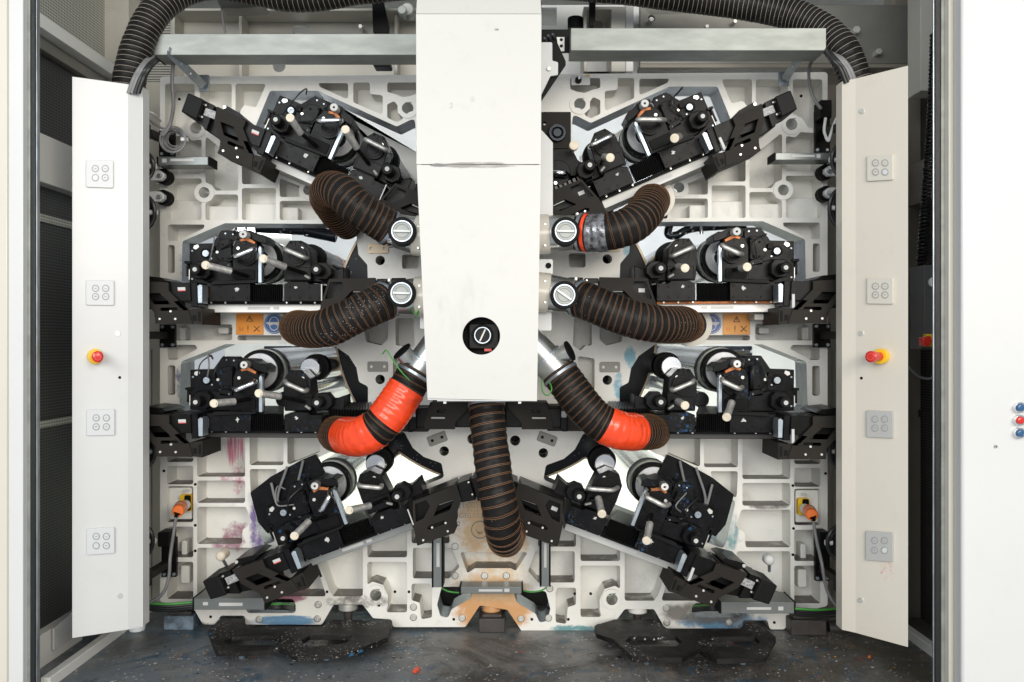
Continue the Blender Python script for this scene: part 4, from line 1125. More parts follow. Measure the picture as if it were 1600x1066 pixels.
    b = MB(lambda x, z, y: Vector((x, y, z)), YAX, (0, 0, 0)); b.cyl(0, 0, 0.036 * sc, -.03, .06, 36); b.cyl(0, 0, 0.047 * sc, 0.11, 1.5, 40)
    b.build('roller_body', M['purpleroll'] if (k in 'AB' and not S.mirror) else M['roller'], t, .002)
    b = MB(lambda x, z, y: Vector((x, y, z)), YAX, (0, 0, 0)); b.ring(0, 0, 0.050 * sc, 0.036 * sc, 0.06, 0.11, 40); b.build('end_ring', M['rubber'], t, .003)
    if not S.mirror and k != 'A':
        b = MB(lambda x, z, y: Vector((x, y, z)), YAX, (0, 0, 0)); b.ring(0, 0, 0.0485 * sc, 0.046 * sc, 0.42, 0.47, 40); b.build('red_band', M['red'], t)
# ================================================================ central duct
YD = 2.55
du = thing('central_duct', 'tall white sheet metal duct in the middle with a round hole near its foot', 'duct', tuple(P(752, 628, YD)))
hole = circ(752, 525, 29.5, 48)
b = G(du); b.prism([(651, 258), (845, 258), (839, 627), (668, 622)], YD, YD + .0025, holes=[hole]); b.build('lower_cover', M['duct'], du)
def slab(name, pts, m, th=.0025, parent=du):      # 4-point sheet given with its own depth per corner
    b = G(parent); q = [P(*p) - Vector(parent.location) for p in pts]
    a = b.addv(q); c = b.addv([p + Vector((0, th, 0)) for p in q])
    n = len(q); b.face(range(a, a + n)); b.face(list(range(c, c + n))[::-1])
    for i in range(n): b.face([a + i, a + (i + 1) % n, c + (i + 1) % n, c + i])
    return b.build(name, m, parent, .0008)
slab('upper_cover', [(650, 22, YD - .004), (846, 22, YD - .004), (845.5, 256.8, YD + .002), (650.5, 256.8, YD + .002)], M['duct'])
slab('top_cover', [(655, -60, YD + .10), (841, -60, YD + .10), (846, 21.5, YD), (650, 21.5, YD)], M['duct'])
b = G(du)
# side walls and foot of the duct
for pts in ([(651.5, 20), (668.5, 620)], [(844.5, 20), (838.5, 625)]):
    (xa, ya), (xb, yb) = pts
    q = [P(xa, ya, YD + .004), P(xb, yb, YD + .004)]
    q = [v - Vector(du.location) for v in q]
    q2 = [v + Vector((0, .36, 0)) for v in q]
    a = b.addv([q[0], q[1], q2[1], q2[0]]); b.face([a, a + 1, a + 2, a + 3])
b.build('side_wall', M['duct'], du)
b = G(du); b.box(668, 622.5, 838.5, 625, YD + .004, YD + .33); b.build('foot_flange', M['white'], du, .001)
b = G(du); b.box(683, 625.5, 838, 627, YD + .002, YD + .03); b.build('foot_lip', M['white'], du, .0005)
for x in (695, 812): 
    b = G(du); b.prism(rrect(x - 2.5, 627, x + 2.5, 631, 1), YD + .01, YD + .014); b.build('foot_clip', M['white'], du, .0005)
# black plate put in as the darkness behind the round hole, and the dial
b = G(du); b.box(712, 487, 792, 563, YD + .12, YD + .125); b.build('inner_plate', M['plastic'], du)
b = G(du); b.prism(rrect(732, 505, 780, 546, 4), YD + .07, YD + .12); b.build('dial_box', M['black'], du, .004)
def dial(root, cx, cy, r, Y, bar_ang, ring=True, axis=YAX):
    if ring:
        b = G(root); b.ring(cx, cy, r, r * .78, Y - .004, Y + .05, 40); b.build('dial_collar', M['rubber'], root, .002)
        b = G(root); b.ring(cx, cy, r * .775, r * .67, Y, Y + .05, 40); b.build('dial_rim', M['galvd'], root, .001)
    b = G(root); b.cyl(cx, cy, r * .665, Y + .008, Y + .05, 36); b.build('dial_face', mat_dial, root, .001)
    b = G(root); b.ring(cx, cy, r * .5, r * .45, Y + .006, Y + .008, 30); b.build('dial_groove', M['steelbeam'], root)
    c, s = math.cos(R(bar_ang)), math.sin(R(bar_ang))
    hw = r * .075; L = r * .62
    q = [(cx + c * u - s * v, cy + s * u + c * v) for u, v in ((-L, -hw), (L, -hw), (L, hw), (-L, hw))]
    b = G(root); b.prism(q, Y - .002, Y + .008); b.build('dial_bar', M['kick'], root, .001)
mat_dial = mat('dial_face_grey', (0.30, 0.315, 0.30), 0.4, 0.2)
dial(du, 754, 524, 17, YD + .066, -65, True)
b = G(du); b.box(757, 545, 768, 549, YD + .06, YD + .07); b.build('dial_tag', M['labelred'], du)
# shoulder plates beside the duct
t = thing('duct_bracket', 'white bent bracket plate standing out behind the right edge of the duct', 'bracket', tuple(P(855, 200, 2.9)))
b = G(t); b.prism(rnd([(835, 66), (863, 66), (863, 95), (872, 97), (872, 117), (860, 119), (845, 150), (835, 152)], 3), 2.88, 2.89); b.build('upper_plate', M['white'], t, .001)
b = G(t); b.prism(rnd([(835, 200), (847, 204), (864, 223), (864, 343), (835, 344)], 3), 2.84, 2.85); b.build('lower_plate', M['white'], t, .001)
b = G(t); b.prism([(835, 56), (866, 56), (884, 96), (884, 102), (846, 158), (835, 158)], 2.90, 2.905); b.build('dark_backing', M['plastic'], t)
for x, y in ((858, 107), (858, 413)):
    if y < 200:
        b = G(t); b.cyl(x, y, 3.6, 2.872, 2.88, 20); b.build('bolt', M['screw'], t, .001)
t = thing('duct_tab', 'small white rounded tab between the two right duct elbows', 'bracket', tuple(P(855, 420, 2.8)))
b = G(t); b.prism(rrect(838, 405, 864, 429, 3), 2.80, 2.806); b.build('tab_plate', M['white'], t, .001)
b = G(t); b.cyl(857, 415, 4.5, 2.794, 2.80, 20); b.build('tab_knob', M['rubber'], t, .001)
t = thing('duct_tab', 'white rounded tab beside the duct below the right middle elbow', 'bracket', tuple(P(850, 500, 2.8)))
b = G(t); b.prism(rrect(838, 484, 862, 517, 3), 2.80, 2.806); b.build('tab_plate', M['white'], t, .001)
t = thing('duct_tab', 'white rounded tab beside the duct below the left middle elbow', 'bracket', tuple(P(660, 500, 2.8)))
b = G(t); b.prism(rrect(656, 478, 676, 514, 3), 2.80, 2.806); b.build('tab_plate', M['white'], t, .001)
t = thing('dark_plate', 'dark square plate with a round bearing right of the duct under the upper crosshead', 'plate', tuple(P(868, 200, 3.05)))
b = G(t); b.prism(rrect(836, 175, 892, 232, 1), 3.05, 3.08, holes=[circ(851, 193, 3, 14)]); b.build('square_plate', M['bracket'], t, .002)
b = G(t); b.ring(871, 207, 14, 9, 3.03, 3.05, 12); b.cyl(871, 207, 7, 3.035, 3.05, 20); b.build('bearing', M['pipe'], t, .002)
t = thing('inner_mechanism', 'black mechanism with a chrome lever beside the duct under the dark square plate', 'mechanism', tuple(P(880, 280, 3.1)))
b = G(t); b.prism(rnd([(840, 234), (893, 231), (903, 250), (920, 262), (918, 284), (900, 300), (868, 314), (840, 318)], 2), 3.02, 3.12); b.build('housing', M['black'], t, .003)
b = G(t); b.cyl(872, 270, 20, 3.0, 3.02, 36); b.build('bearing_cap', M['black'], t, .002)
b = G(t); b.tube([(845, 271, 2.98), (865, 270, 2.965), (880, 271, 2.965), (886, 274, 3.0)], .012, 12); b.build('lever', M['chrome'], t)
b = G(t); b.cyl(868, 286, 2.8, 2.99, 3.0, 16); b.build('bolt', M['screw'], t)
b = G(t); b.cyl(897, 227, 7.5, 2.93, 2.95, 24); b.build('pale_knob', M['knob'], t, .002)
b = G(t); b.rod((897, 227, 2.951), (890, 240, 3.05), .012, 16); b.build('knob_shaft', M['satin'], t)
for q in range(6):
    b = G(t); b.prism([(866 + q * 7, 292 - q * 3), (870 + q * 7, 290 - q * 3), (876 + q * 7, 303 - q * 3), (872 + q * 7, 305 - q * 3)], 3.0, 3.02); b.build('pleat', M['pleat'], t)
t = thing('black_bearing_cone', 'shiny black rubber cone behind the inner knob of the top right slanted rail', 'cone', tuple(P(953, 240, 3.1)))
b = G(t); b.cyl(955, 236, 9, 3.06, 3.16, 28, r1=17); b.cyl(952, 243, 20, 3.161, 3.3, 32); b.build('cone_body', M['pipe'], t, .006)
t = thing('actuator_box', 'black oblong actuator box under the duct behind the vertical hose', 'actuator', tuple(P(770, 650, 2.98)))
b = G(t); b.box(640, 640, 888, 668, 3.0, 3.1); b.build('housing', M['plastic'], t, .003)
b = G(t); b.box(863, 650, 877, 661, 2.996, 3.0); b.build('rating_label', M['label'], t)
b = G(t); b.prism([(672, 629), (856, 629), (860, 640), (668, 640)], 2.96, 3.08); b.build('top_plate', M['plastic'], t, .002)

# ================================================================ elbows with inspection dials
def elbow(label, dialc, ra, rb, ang, r=.062, hose_a=None):
    """horizontal sheet elbow from the duct side to the hose, dial facing the viewer"""
    cx, cy = dialc
    t = thing('duct_elbow', label, 'duct elbow', tuple(P(cx, cy, 2.72)), 'dial elbows on the duct sides')
    b = G(t); b.rod((ra[0], ra[1], 2.76), (rb[0], rb[1], 2.76), r, 36, r1=r * .88); b.build('elbow_body', M['galvpipe'], t, .002)
    s = 1 if rb[0] > ra[0] else -1
    b = G(t); b.rod((ra[0] - s * 6, ra[1], 2.76), (ra[0] + s * 15, ra[1] + (rb[1] - ra[1]) * .28, 2.76), r * 1.04, 36); b.build('painted_collar', M['whitewarm'], t, .002)
    b = G(t); b.cyl(cx, cy, 19, 2.69, 2.76, 36); b.build('dial_neck', M['galvpipe'], t, .002)
    for dx, dy in ((s * 9, -22), (s * 9, 22)):
        b = G(t); b.cyl(ra[0] + dx, ra[1] + dy * .75, 1.5, 2.70, 2.715, 10); b.build('rivet', M['screw'], t)
    dial(t, cx, cy, 22, 2.675, ang)
    b = G(t); b.rod((rb[0] - s * 3, rb[1], 2.76), (rb[0] + s * 5, rb[1], 2.76), r * .96, 36); b.build('hose_clamp', M['chrome'], t, .002)
    b = G(t); b.rod((rb[0], rb[1] - 30, 2.74), (rb[0], rb[1] - 23, 2.74), .006, 10); b.build('clamp_screw', M['screw'], t)
    return t
elbow('galvanised duct elbow with dial, upper left of the duct', (628, 361), (662, 371), (612, 359), 2)
elbow('galvanised duct elbow with dial, middle left of the duct', (627, 458), (664, 463), (608, 466), 2)
elbow('galvanised duct elbow with dial, upper right of the duct', (884, 361), (843, 367), (902, 363), 1)
elbow('galvanised duct elbow with dial, middle right of the duct', (882, 461), (843, 456), (900, 464), 35)
def low_elbow(label, a, m_, b_, stub0, stub1):
    t = thing('duct_branch', label, 'duct branch', tuple(P(*m_, 2.74)), 'slanting branches low on the duct')
    b = G(t); b.rod((*a, 2.76), (*m_, 2.76), .052, 36); b.build('upper_pipe', M['galvpipe'], t, .002)
    b = G(t); b.rod((*m_, 2.76), (*b_, 2.76), .055, 36); b.build('lower_pipe', M['galvpipe'], t, .002)
    b = G(t); 
    d = (P(*b_, 2.76) - P(*a, 2.76)).normalized() * .004
    c = P(*m_, 2.76); b.rod(c - d, c + d, .058, 36); b.build('seam_ring', M['galvd'], t, .001)
    b = G(t); b.rod((*stub0, 2.75), (*stub1, 2.73), .028, 28); b.build('stub', M['galvpipe'], t, .001)
    dd = (P(*stub1, 2.73) - P(*stub0, 2.75)).normalized() * .006
    c = P(*stub1, 2.73); b = G(t); b.rod(c, c + dd, .034, 28); b.build('stub_flange', M['rubber'], t, .001)
low_elbow('galvanised slanting duct branch with stub, lower left of the duct', (690, 530), (664, 565), (648, 588), (651, 574), (629, 550))
low_elbow('galvanised slanting duct branch with stub, lower right of the duct', (820, 528), (852, 560), (872, 582), (862, 562), (889, 549))

# ================================================================ hoses
def hose(label, pts, r, group='ribbed exhaust hoses', body='hose', wire='wire', pitch=.0195, tapes=(), clamp=True, wr=.00062, ripple=.028, double=True, name='ribbed_hose', squeeze=0.0):
    base = P(*pts[0])
    t = thing(name, label, 'hose', tuple(base), group)
    raw = spline([P(*p) for p in pts], 14)
    step = pitch / 8
    q, total = resample(raw, step)
    fr_ = frames(q)
    n = 30
    rs = random.Random(len(label))
    wob = [rs.uniform(-1, 1) for _ in range(400)]
    def radius(i, th):
        s_ = i * step
        ph = 2 * math.pi * s_ / pitch - th
        j = s_ / .05; a = wob[int(j) % 400]; c = wob[(int(j) + 1) % 400]; f = j - int(j)
        lump = (a * (1 - f) + c * f) * .022
        return r * (1 + ripple * (math.sin(ph) * .5 + .5) ** .6 * (1 + .35 * wob[int(s_ / pitch) % 400]) + lump)
    def surf(b, i0, i1, extra=0.0, flat=1.0):
        prev = None; first = None
        for i in range(i0, i1):
            p, u, w = fr_[i]
            ring_ = []
            for k_ in range(n):
                th = 2 * math.pi * k_ / n
                rr = radius(i, th)
                if flat != 1.0: rr = r * (1 + ripple) * (1 - flat) + rr * flat
                rr += extra
                ring_.append(p - base + (u * math.cos(th) + w * math.sin(th)) * rr)
            a = b.addv(ring_)
            if prev is None: first = a
            else:
                for k_ in range(n):
                    j = (k_ + 1) % n
                    b.face([prev + k_, prev + j, a + j, a + k_])
            prev = a
        b.face([first + k_ for k_ in reversed(range(n))]); b.face([prev + k_ for k_ in range(n)])
    b = MB(P, YAX, base); surf(b, 0, len(q)); b.build('hose_wall', M[body], t)
    # wound wire
    b = MB(P, YAX, base)
    strands = (0, .15) if double else (0,)
    for ph0 in strands:
        path = []
        turns = (len(q) - 2) * step / pitch
        m_ = int(turns * 22)
        for j in range(m_):
            tt = j / 22.0                       # turns so far
            s_ = tt * pitch
            i = s_ / step; i0 = min(int(i), len(q) - 2); f = i - i0
            p = q[i0].lerp(q[i0 + 1], f); u = fr_[i0][1]; w = fr_[i0][2]
            th = 2 * math.pi * (tt - .25 - ph0)
            rr = radius(i0, th) + wr * .35
            path.append(p - base + (u * math.cos(th) + w * math.sin(th)) * rr)
        if len(path) > 3: b._tube(path, [wr] * len(path), 4, 0)
    b.build('spiral_wire', M[wire], t)
    for (s0, s1, mm, ex) in tapes:
        i0, i1 = int(s0 * len(q)), int(s1 * len(q))
        b = MB(P, YAX, base); surf(b, i0, i1, ex, .75); b.build('tape_wrap', M[mm], t)
    if clamp:
        b = MB(P, YAX, (0, 0, 0)); b.o = base
        p, u, w = fr_[6]; tdir = (fr_[8][0] - fr_[4][0]).normalized()
        b._tube([p - base - tdir * .005, p - base + tdir * .005], [r * 1.06] * 2, 30, 0); b.build('clamp_band', M['galvd'], t, .001)
    return t
hose('black hose with orange spiral bending up and back from the upper left elbow', [(614, 360, 2.76), (590, 345, 2.74), (560, 325, 2.72), (535, 302, 2.74), (516, 296, 2.82), (512, 312, 2.94), (530, 338, 3.08), (545, 352, 3.16)], .057)
hose('dusty black hose with orange spiral from the middle left elbow down to the blue sign', [(608, 467, 2.76), (585, 478, 2.73), (548, 496, 2.72), (515, 511, 2.74), (488, 515, 2.82), (470, 513, 2.94), (463, 511, 3.10), (463, 510, 3.19)], .060, body='hosedirty')
hose('black hose wrapped in two lengths of red tape, lower left of the duct', [(652, 580, 2.76), (636, 606, 2.75), (614, 640, 2.74), (590, 668, 2.74), (564, 682, 2.76), (542, 681, 2.84), (528, 679, 2.94), (523, 677, 3.06), (523, 677, 3.19)], .060,
     tapes=((.085, .25, 'red', .0025), (.305, .52, 'red', .0025)))
hose('black hose with orange spiral hanging straight down from the duct foot', [(760, 622, 2.72), (762, 660, 2.70), (768, 710, 2.68), (775, 760, 2.66), (782, 800, 2.66), (786, 828, 2.69), (789, 842, 2.76), (794, 838, 2.86), (800, 815, 2.98), (806, 800, 3.10), (812, 796, 3.25)], .0555, wr=.0010, pitch=.027)
hose('black hose with silver tape at its start, bending up from the upper right elbow', [(902, 363, 2.76), (925, 364, 2.74), (955, 362, 2.72), (985, 352, 2.73), (1006, 335, 2.78), (1016, 318, 2.88), (1020, 314, 3.02), (1020, 314, 3.19)], .059,
     tapes=((.040, .056, 'red', .002), (.060, .148, 'silver', .0025), (.152, .158, 'red', .002)))
hose('dusty black hose with orange spiral from the middle right elbow to the blue sign', [(900, 465, 2.76), (925, 474, 2.73), (960, 489, 2.72), (1000, 502, 2.72), (1035, 507, 2.76), (1064, 507, 2.86), (1072, 508, 3.0), (1074, 509, 3.19)], .059, body='hosedirty')
hose('black hose with one length of red tape, lower right of the duct', [(872, 580, 2.76), (888, 602, 2.75), (910, 632, 2.74), (936, 658, 2.74), (966, 672, 2.75), (990, 675, 2.80), (1010, 675, 2.90), (1020, 675, 3.04), (1020, 675, 3.19)], .059,
     tapes=((.30, .47, 'red', .0025),))
# collars where the hoses enter the frame
for lab, x, y in (('pale collar ring behind the end of the upper right hose', 1022, 310),
                  ('pale collar ring behind the end of the middle right hose', 1080, 508)):
    t = thing('hose_collar', lab, 'collar', tuple(P(x, y, 3.17)))
    b = G(t); b.ring(x, y, 33, 24, 3.15, 3.198, 40); b.build('collar_ring', M['galvd'] if x < 900 else M['whitewarm'], t, .003)
# big hoses over the top
hose('thick black hose with pale spiral arching over the upper left corner', [(199, 150, 2.86), (205, 110, 2.86), (220, 60, 2.88), (246, 16, 2.92), (290, -16, 2.98), (340, -24, 3.02), (400, -14, 3.05), (450, -5, 3.05), (500, -6, 3.05), (560, -16, 3.05), (660, -26, 3.05), (750, -30, 3.05)], .051, group='overhead hoses', wire='wirepale', pitch=.017, wr=.0007, double=False, clamp=False)
hose('thick black hose with pale spiral arching over the upper right corner', [(1340, 140, 2.86), (1332, 112, 2.86), (1318, 80, 2.87), (1290, 50, 2.92), (1240, 24, 2.98), (1180, 10, 3.02), (1110, 0, 3.05), (1040, -8, 3.05), (960, -18, 3.05), (860, -26, 3.05), (765, -30, 3.05)], .052, group='overhead hoses', wire='wirepale', pitch=.017, wr=.0007, double=False, clamp=False)
t = thing('hanger_shoe', 'grey metal hanger shoe above the left overhead hose', 'hanger', tuple(P(360, 0, 3.15)))
b = G(t); b.prism(rnd([(332, -12), (400, -12), (412, 10), (372, 13), (345, 12)], 2), 3.14, 3.22); b.build('shoe_plate', M['steelbeam'], t, .003)
t = thing('glass_lamp_head', 'small clear round fitting at the top left of the duct', 'fitting', tuple(P(634, 14, 3.0)))
b = G(t); b.cyl(628, 15, 7, 2.97, 3.0, 24); b.cyl(636, 14, 10, 3.001, 3.06, 24); b.build('fitting_body', M['galv'], t, .003)

# ================================================================ trays and brackets
def tray(label, x0, y0, x1, y1, Y, depth, m, caps=True, strips=(), group='cable trays', name='cable_tray', capside=0):
    t = thing(name, label, 'cable tray', tuple(P((x0 + x1) / 2, y1, Y)), group)
    b = G(t); b.box(x0, y0, x1, y1, Y, Y + depth); b.build('channel', m, t, .0015)
    if caps:
        b = G(t); b.box(x0 - 2.5, y0 - .5, x0 - .3, y1 + .5, Y - .001, Y + depth + .002) if capside <= 0 else None
        if capside <= 0: b.build('end_cap', M['rubber'], t, .001)
        b = G(t); b.box(x1 + .3, y0 - .5, x1 + 2.5, y1 + .5, Y - .001, Y + depth + .002) if capside >= 0 else None
        if capside >= 0: b.build('end_cap', M['rubber'], t, .001)
    for sx0, sy0, sx1, sy1 in strips:
        b = G(t); b.box(sx0, sy0, sx1, sy1, Y - .0012, Y); b.build('paper_strip', M['label'], t)
    return t
tray('long galvanised cable tray across the top left of the frame', 240, 53, 662, 86, 2.90, .105, M['galv'], capside=-1)
tray('long galvanised cable tray across the top right of the frame', 892, 44, 1291, 79, 2.86, .115, M['galv'], caps=False)
tray('short grey tray with paper strip left of the top left drive', 247, 245, 325, 258, 3.05, .08, M['grey'], strips=[(266, 248, 303, 252), (253, 248, 260, 254)])
tray('short grey tray with paper strip right of the top right drive', 1212, 239, 1300, 250, 3.05, .08, M['grey'], strips=[(1238, 242, 1273, 245.5), (1276, 241, 1282, 247)])
tray('long dark grey tray with paper strips above the bottom left corner of the frame', 303, 935, 413, 953, 3.03, .12, M['grey'], strips=[(342, 942, 379, 947), (317, 941, 325, 946)])
tray('long dark grey tray with paper strips above the bottom right corner of the frame', 1127, 941, 1241, 959, 3.02, .12, M['grey'], strips=[(1167, 949, 1205, 953), (1216, 948, 1224, 954)])
tray('upright grey tray with paper strip left of the middle hose', 677, 838, 690, 918, 3.08, .07, M['grey'], strips=[(682, 849, 687, 886), (681, 839, 686, 843)])
tray('upright grey tray with paper strip right of the middle hose', 846, 836, 858, 917, 3.08, .07, M['grey'], strips=[(850, 849, 854, 887), (849, 839, 856, 845)])
tray('level grey tray with paper strip above the middle notch of the frame', 720, 917, 815, 928, 3.10, .07, M['grey'], strips=[(748, 921, 785, 924.5), (788, 920, 796, 925)])
tray('short beige tray right of the faded orange sign', 1179, 491, 1226, 500, 3.08, .08, M['beige'], caps=False)
for lab, a, bb_, foot in (('zinc angle bracket running down from the left galvanised tray', (262, 80), (318, 135), (311, 117, 326, 143)),
                          ('zinc angle bracket running down from the right galvanised tray', (1264, 68), (1226, 124), (1217, 111, 1233, 134))):
    t = thing('angle_bracket', lab, 'bracket', tuple(P(*bb_, 3.0)), 'zinc angle brackets under the trays')
    va = Vector(a); vb = Vector(bb_); d = (vb - va).normalized(); n_ = Vector((-d.y, d.x))
    q = [va - n_ * 6 - d * 3, va + n_ * 6 + d * 5, vb + n_ * 6, vb - n_ * 6]
    b = MB(P, YAX, t.location)
    p3 = [P(q[0].x, q[0].y, 2.885), P(q[1].x, q[1].y, 2.885), P(q[2].x, q[2].y, 3.16), P(q[3].x, q[3].y, 3.16)]
    p3 = [v - Vector(t.location) for v in p3]
    aa = b.addv(p3); cc = b.addv([v + Vector((.002, .002, .003)) for v in p3])
    b.face([aa, aa + 1, aa + 2, aa + 3]); b.face([cc + 3, cc + 2, cc + 1, cc])
    for i in range(4): b.face([aa + i, aa + (i + 1) % 4, cc + (i + 1) % 4, cc + i])
    # upstanding edge
    e = [p3[1], p3[2], p3[2] + Vector((0, .0, .02)), p3[1] + Vector((0, .0, .02))] if a[0] < 800 else [p3[0], p3[3], p3[3] + Vector((0, 0, .02)), p3[0] + Vector((0, 0, .02))]
    ee = b.addv(e); b.face([ee, ee + 1, ee + 2, ee + 3])
    b.build('angle_arm', M['galvd'], t, .001)
    b = G(t); b.box(*foot, F - .012, F - .002); b.build('foot_plate', M['galvd'], t, .001)
    fx = (foot[0] + foot[2]) / 2; fy = (foot[1] + foot[3]) / 2
    b = G(t); b.cyl(fx, fy, 2.5, F - .018, F - .012, 6); b.build('bolt', M['screw'], t)
    for f_ in (.35, .62):
        p = va.lerp(vb, f_); Yf = 2.885 + (3.16 - 2.885) * f_
        b = G(t); b.cyl(p.x, p.y, 2.0, Yf - .008, Yf, 12); b.build('rivet', M['screw'], t)
t = thing('cable_gland_plate', 'black plate with cable glands at the inner end of the right galvanised tray', 'plate', tuple(P(870, 60, 2.95)))
b = G(t); b.box(846, 46, 891, 82, 2.93, 2.94); b.build('black_plate', M['plastic'], t, .001)
b = G(t); b.prism(rect(864, 58, 882, 80), 2.922, 2.93, holes=[circ(877, 62, 2.6, 14), circ(877, 72, 2.6, 14)]); b.build('gland_plate', M['kick'], t, .0008)
for x0, y0 in ((852, 66), (858, 62), (865, 60)):
    b = G(t); b.tube([(x0 - 8, y0 + 2, 2.90), (x0 - 2, y0 - 6, 2.89), (x0 + 2, y0 + 1, 2.90), (x0 + 3, y0 + 9, 2.925)], .007, 8); b.build('cable_gland', M['cableblack'], t)

# ================================================================ side control panels
def control_panel(side):
    if side < 0:
        t = thing('control_panel', 'tall white folded control panel standing left of the frame with four button plates', 'control panel', tuple(P(160, 990, 2.78)))
        cols = [(113.5, 120, 997, 2.72), (200, 133, 985, None), (222.5, 146, 966, None)]; m = M['white']
    else:
        t = thing('control_panel', 'tall cream folded control panel standing right of the frame with four button plates', 'control panel', tuple(P(1380, 990, 2.74)))
        cols = [(1418, 103, 1011, 2.65), (1337, 121, 987, None), (1315.5, 139, 968, None)]; m = M['whitewarm']
    Y0 = cols[0][3]; h0 = cols[0][2] - cols[0][1]
    Ys = [Y0] + [Y0 * h0 / (c[2] - c[1]) for c in cols[1:]]
    ztop = CZ + (533 - cols[0][1]) * K * Y0; zbot = CZ + (533 - cols[0][2]) * K * Y0
    pts = [Vector(((c[0] - 800) * K * y, y, 0)) for c, y in zip(cols, Ys)]
    # the folded edge turns back at forty-five degrees
    Ys[2] = Ys[1] + .03
    pts[2] = Vector(((cols[2][0] - 800) * K * Ys[2], Ys[2], 0))
    # return flange going back at both ends
    pts = [pts[0] + Vector((-side * .004, .03, 0))] + pts + [pts[-1] + Vector((side * .0, .05, 0))]
    b = MB(P, YAX, t.location); off = Vector(t.location)
    for i in range(len(pts) - 1):
        a, c = pts[i], pts[i + 1]
        q = [Vector((a.x, a.y, zbot)), Vector((c.x, c.y, zbot)), Vector((c.x, c.y, ztop)), Vector((a.x, a.y, ztop))]
        n_ = Vector((c.y - a.y, -(c.x - a.x), 0)).normalized() * .0015
        if n_.y < 0: n_ = -n_
        x = b.addv([v - off for v in q]); y = b.addv([v - off + n_ for v in q])
        b.face([x, x + 1, x + 2, x + 3]); b.face([y + 3, y + 2, y + 1, y])
        for k_ in range(4): b.face([x + k_, x + (k_ + 1) % 4, y + (k_ + 1) % 4, y + k_])
    b.build('folded_sheet', m, t)
    # mapping onto the main face
    A, Bp = pts[1], pts[2]
    nrm = Vector((Bp.y - A.y, -(Bp.x - A.x), 0)).normalized()
    if nrm.y > 0: nrm = -nrm                       # towards the viewer
    D = (Bp - A).normalized()
    def mp(px, py, d):                             # ray through the pixel meets the face; d = height above it
        dx = (px - 800) * K
        # A + s*D = Y*(dx,1)
        # A.x + s*D.x = Y*dx ; A.y + s*D.y = Y
        s_ = (A.y * dx - A.x) / (D.x - D.y * dx)
        Y = A.y + s_ * D.y
        return Vector((dx * Y, Y, CZ + (533 - py) * K * Y)) - nrm * d
    def g(): return MB(mp, -nrm, t.location)
    plates = [(134, 250, 177, 293, 3, 'button'), (134, 438, 178, 477, 1, 'button'), (135, 639, 179, 681, -2, 'button'), (135, 823, 179, 867, -6, 'button')] if side < 0 else \
             [(1356, 241, 1397, 284, -5, 'plateknob'), (1356, 434, 1397, 475, 1, 'plateknob'), (1355, 641, 1397, 683, 4, 'buttongrey'), (1354, 829, 1397, 875, 6, 'buttongrey')]
    for i, (x0, y0, x1, y1, sk, mm) in enumerate(plates):
        q = [(x0, y0 - (0 if sk > 0 else sk) * .5), (x1, y0 + (sk if sk > 0 else 0) * .5 + (-sk if sk < 0 else 0) * 0), (x1, y1 + (sk * .5)), (x0, y1 - (sk if sk < 0 else 0) * 0)]
        bt = thing('button_plate', '%s four-button plate on the %s control panel, %s from the top' % (
            'grey' if mm == 'buttongrey' else 'pale', 'left' if side < 0 else 'right', ('first', 'second', 'third', 'fourth')[i]), 'button plate', tuple(mp((x0 + x1) / 2, (y0 + y1) / 2, 0)), 'four-button plates')
        gg = lambda: MB(mp, -nrm, bt.location)
        b = gg(); b.prism(rnd(q, 2.5), -.007, -.0002); b.build('plate', M[mm], bt, .0015)
        for jx in (0, 1):
            for jy in (0, 1):
                cx = x0 + (x1 - x0) * (.34 + .36 * jx); cy = (y0 + y1) / 2 + (y1 - y0) * (-.17 + .33 * jy)
                b = gg(); b.ring(cx, cy, 5.6, 4.4, -.0085, -.007, 28); b.build('button_ring', M['ringgrey'], bt, .0003)
                if not (jx == (1 if side > 0 else 0) and jy == 1 and i in (0, 3)):
                    b = gg(); b.cyl(cx, cy, 4.2, -.0080, -.007, 24); b.build('button', M['button'] if mm == 'button' else M[mm], bt, .0004)
                    b = gg(); b.prism([(cx - 2, cy - .4 - jy), (cx + 2, cy - 1 + jx), (cx + 1.5, cy + .5), (cx - 1.5, cy + 1)], -.0083, -.0080); b.build('button_symbol', M['ringgrey'], bt)
                else:
                    b = gg(); b.cyl(cx, cy, 4.2, -.0080, -.007, 24); b.build('button', M['white'], bt, .0004)
    ex, ey = (150, 557) if side < 0 else (1379, 557)
    b = g(); b.cyl(ex - (2 if side < 0 else 0), ey, 12, -.022, -.0003, 32, r1=12); b.build('stop_button_base', M['yellow'], t, .001)
    b = g(); b.cyl(ex, ey, 7, -.061, -.021, 28); b.build('stop_button_stem', M['redbtn'], t)
    b = g(); b.cyl(ex, ey, 8.8, -.076, -.060, 32, dome=.004); o = b.build('stop_button_head', M['redbtn'], t)
    b = g(); b.ring(ex, ey, 5.5, 4.6, -.0808, -.076, 24); b.build('stop_button_mark', M['labelred'], t)
    sc_ = ((186, 184), (184, 521), (187, 931)) if side < 0 else ((1347, 174), (1346, 521), (1345, 938))
    for x, y in sc_:
        b = g(); b.cyl(x, y, 4, -.003, 0, 24); b.ring(x, y, 2.6, 1.6, -.0035, -.003, 16); b.build('panel_screw', M['screw'], t, .0008)
    b = g(); b.cyl(*((187, 590) if side < 0 else (1346, 591)), 2.3, -.0006, 0, 16); b.build('drilled_hole', M['rubber'], t)
control_panel(-1); control_panel(1)
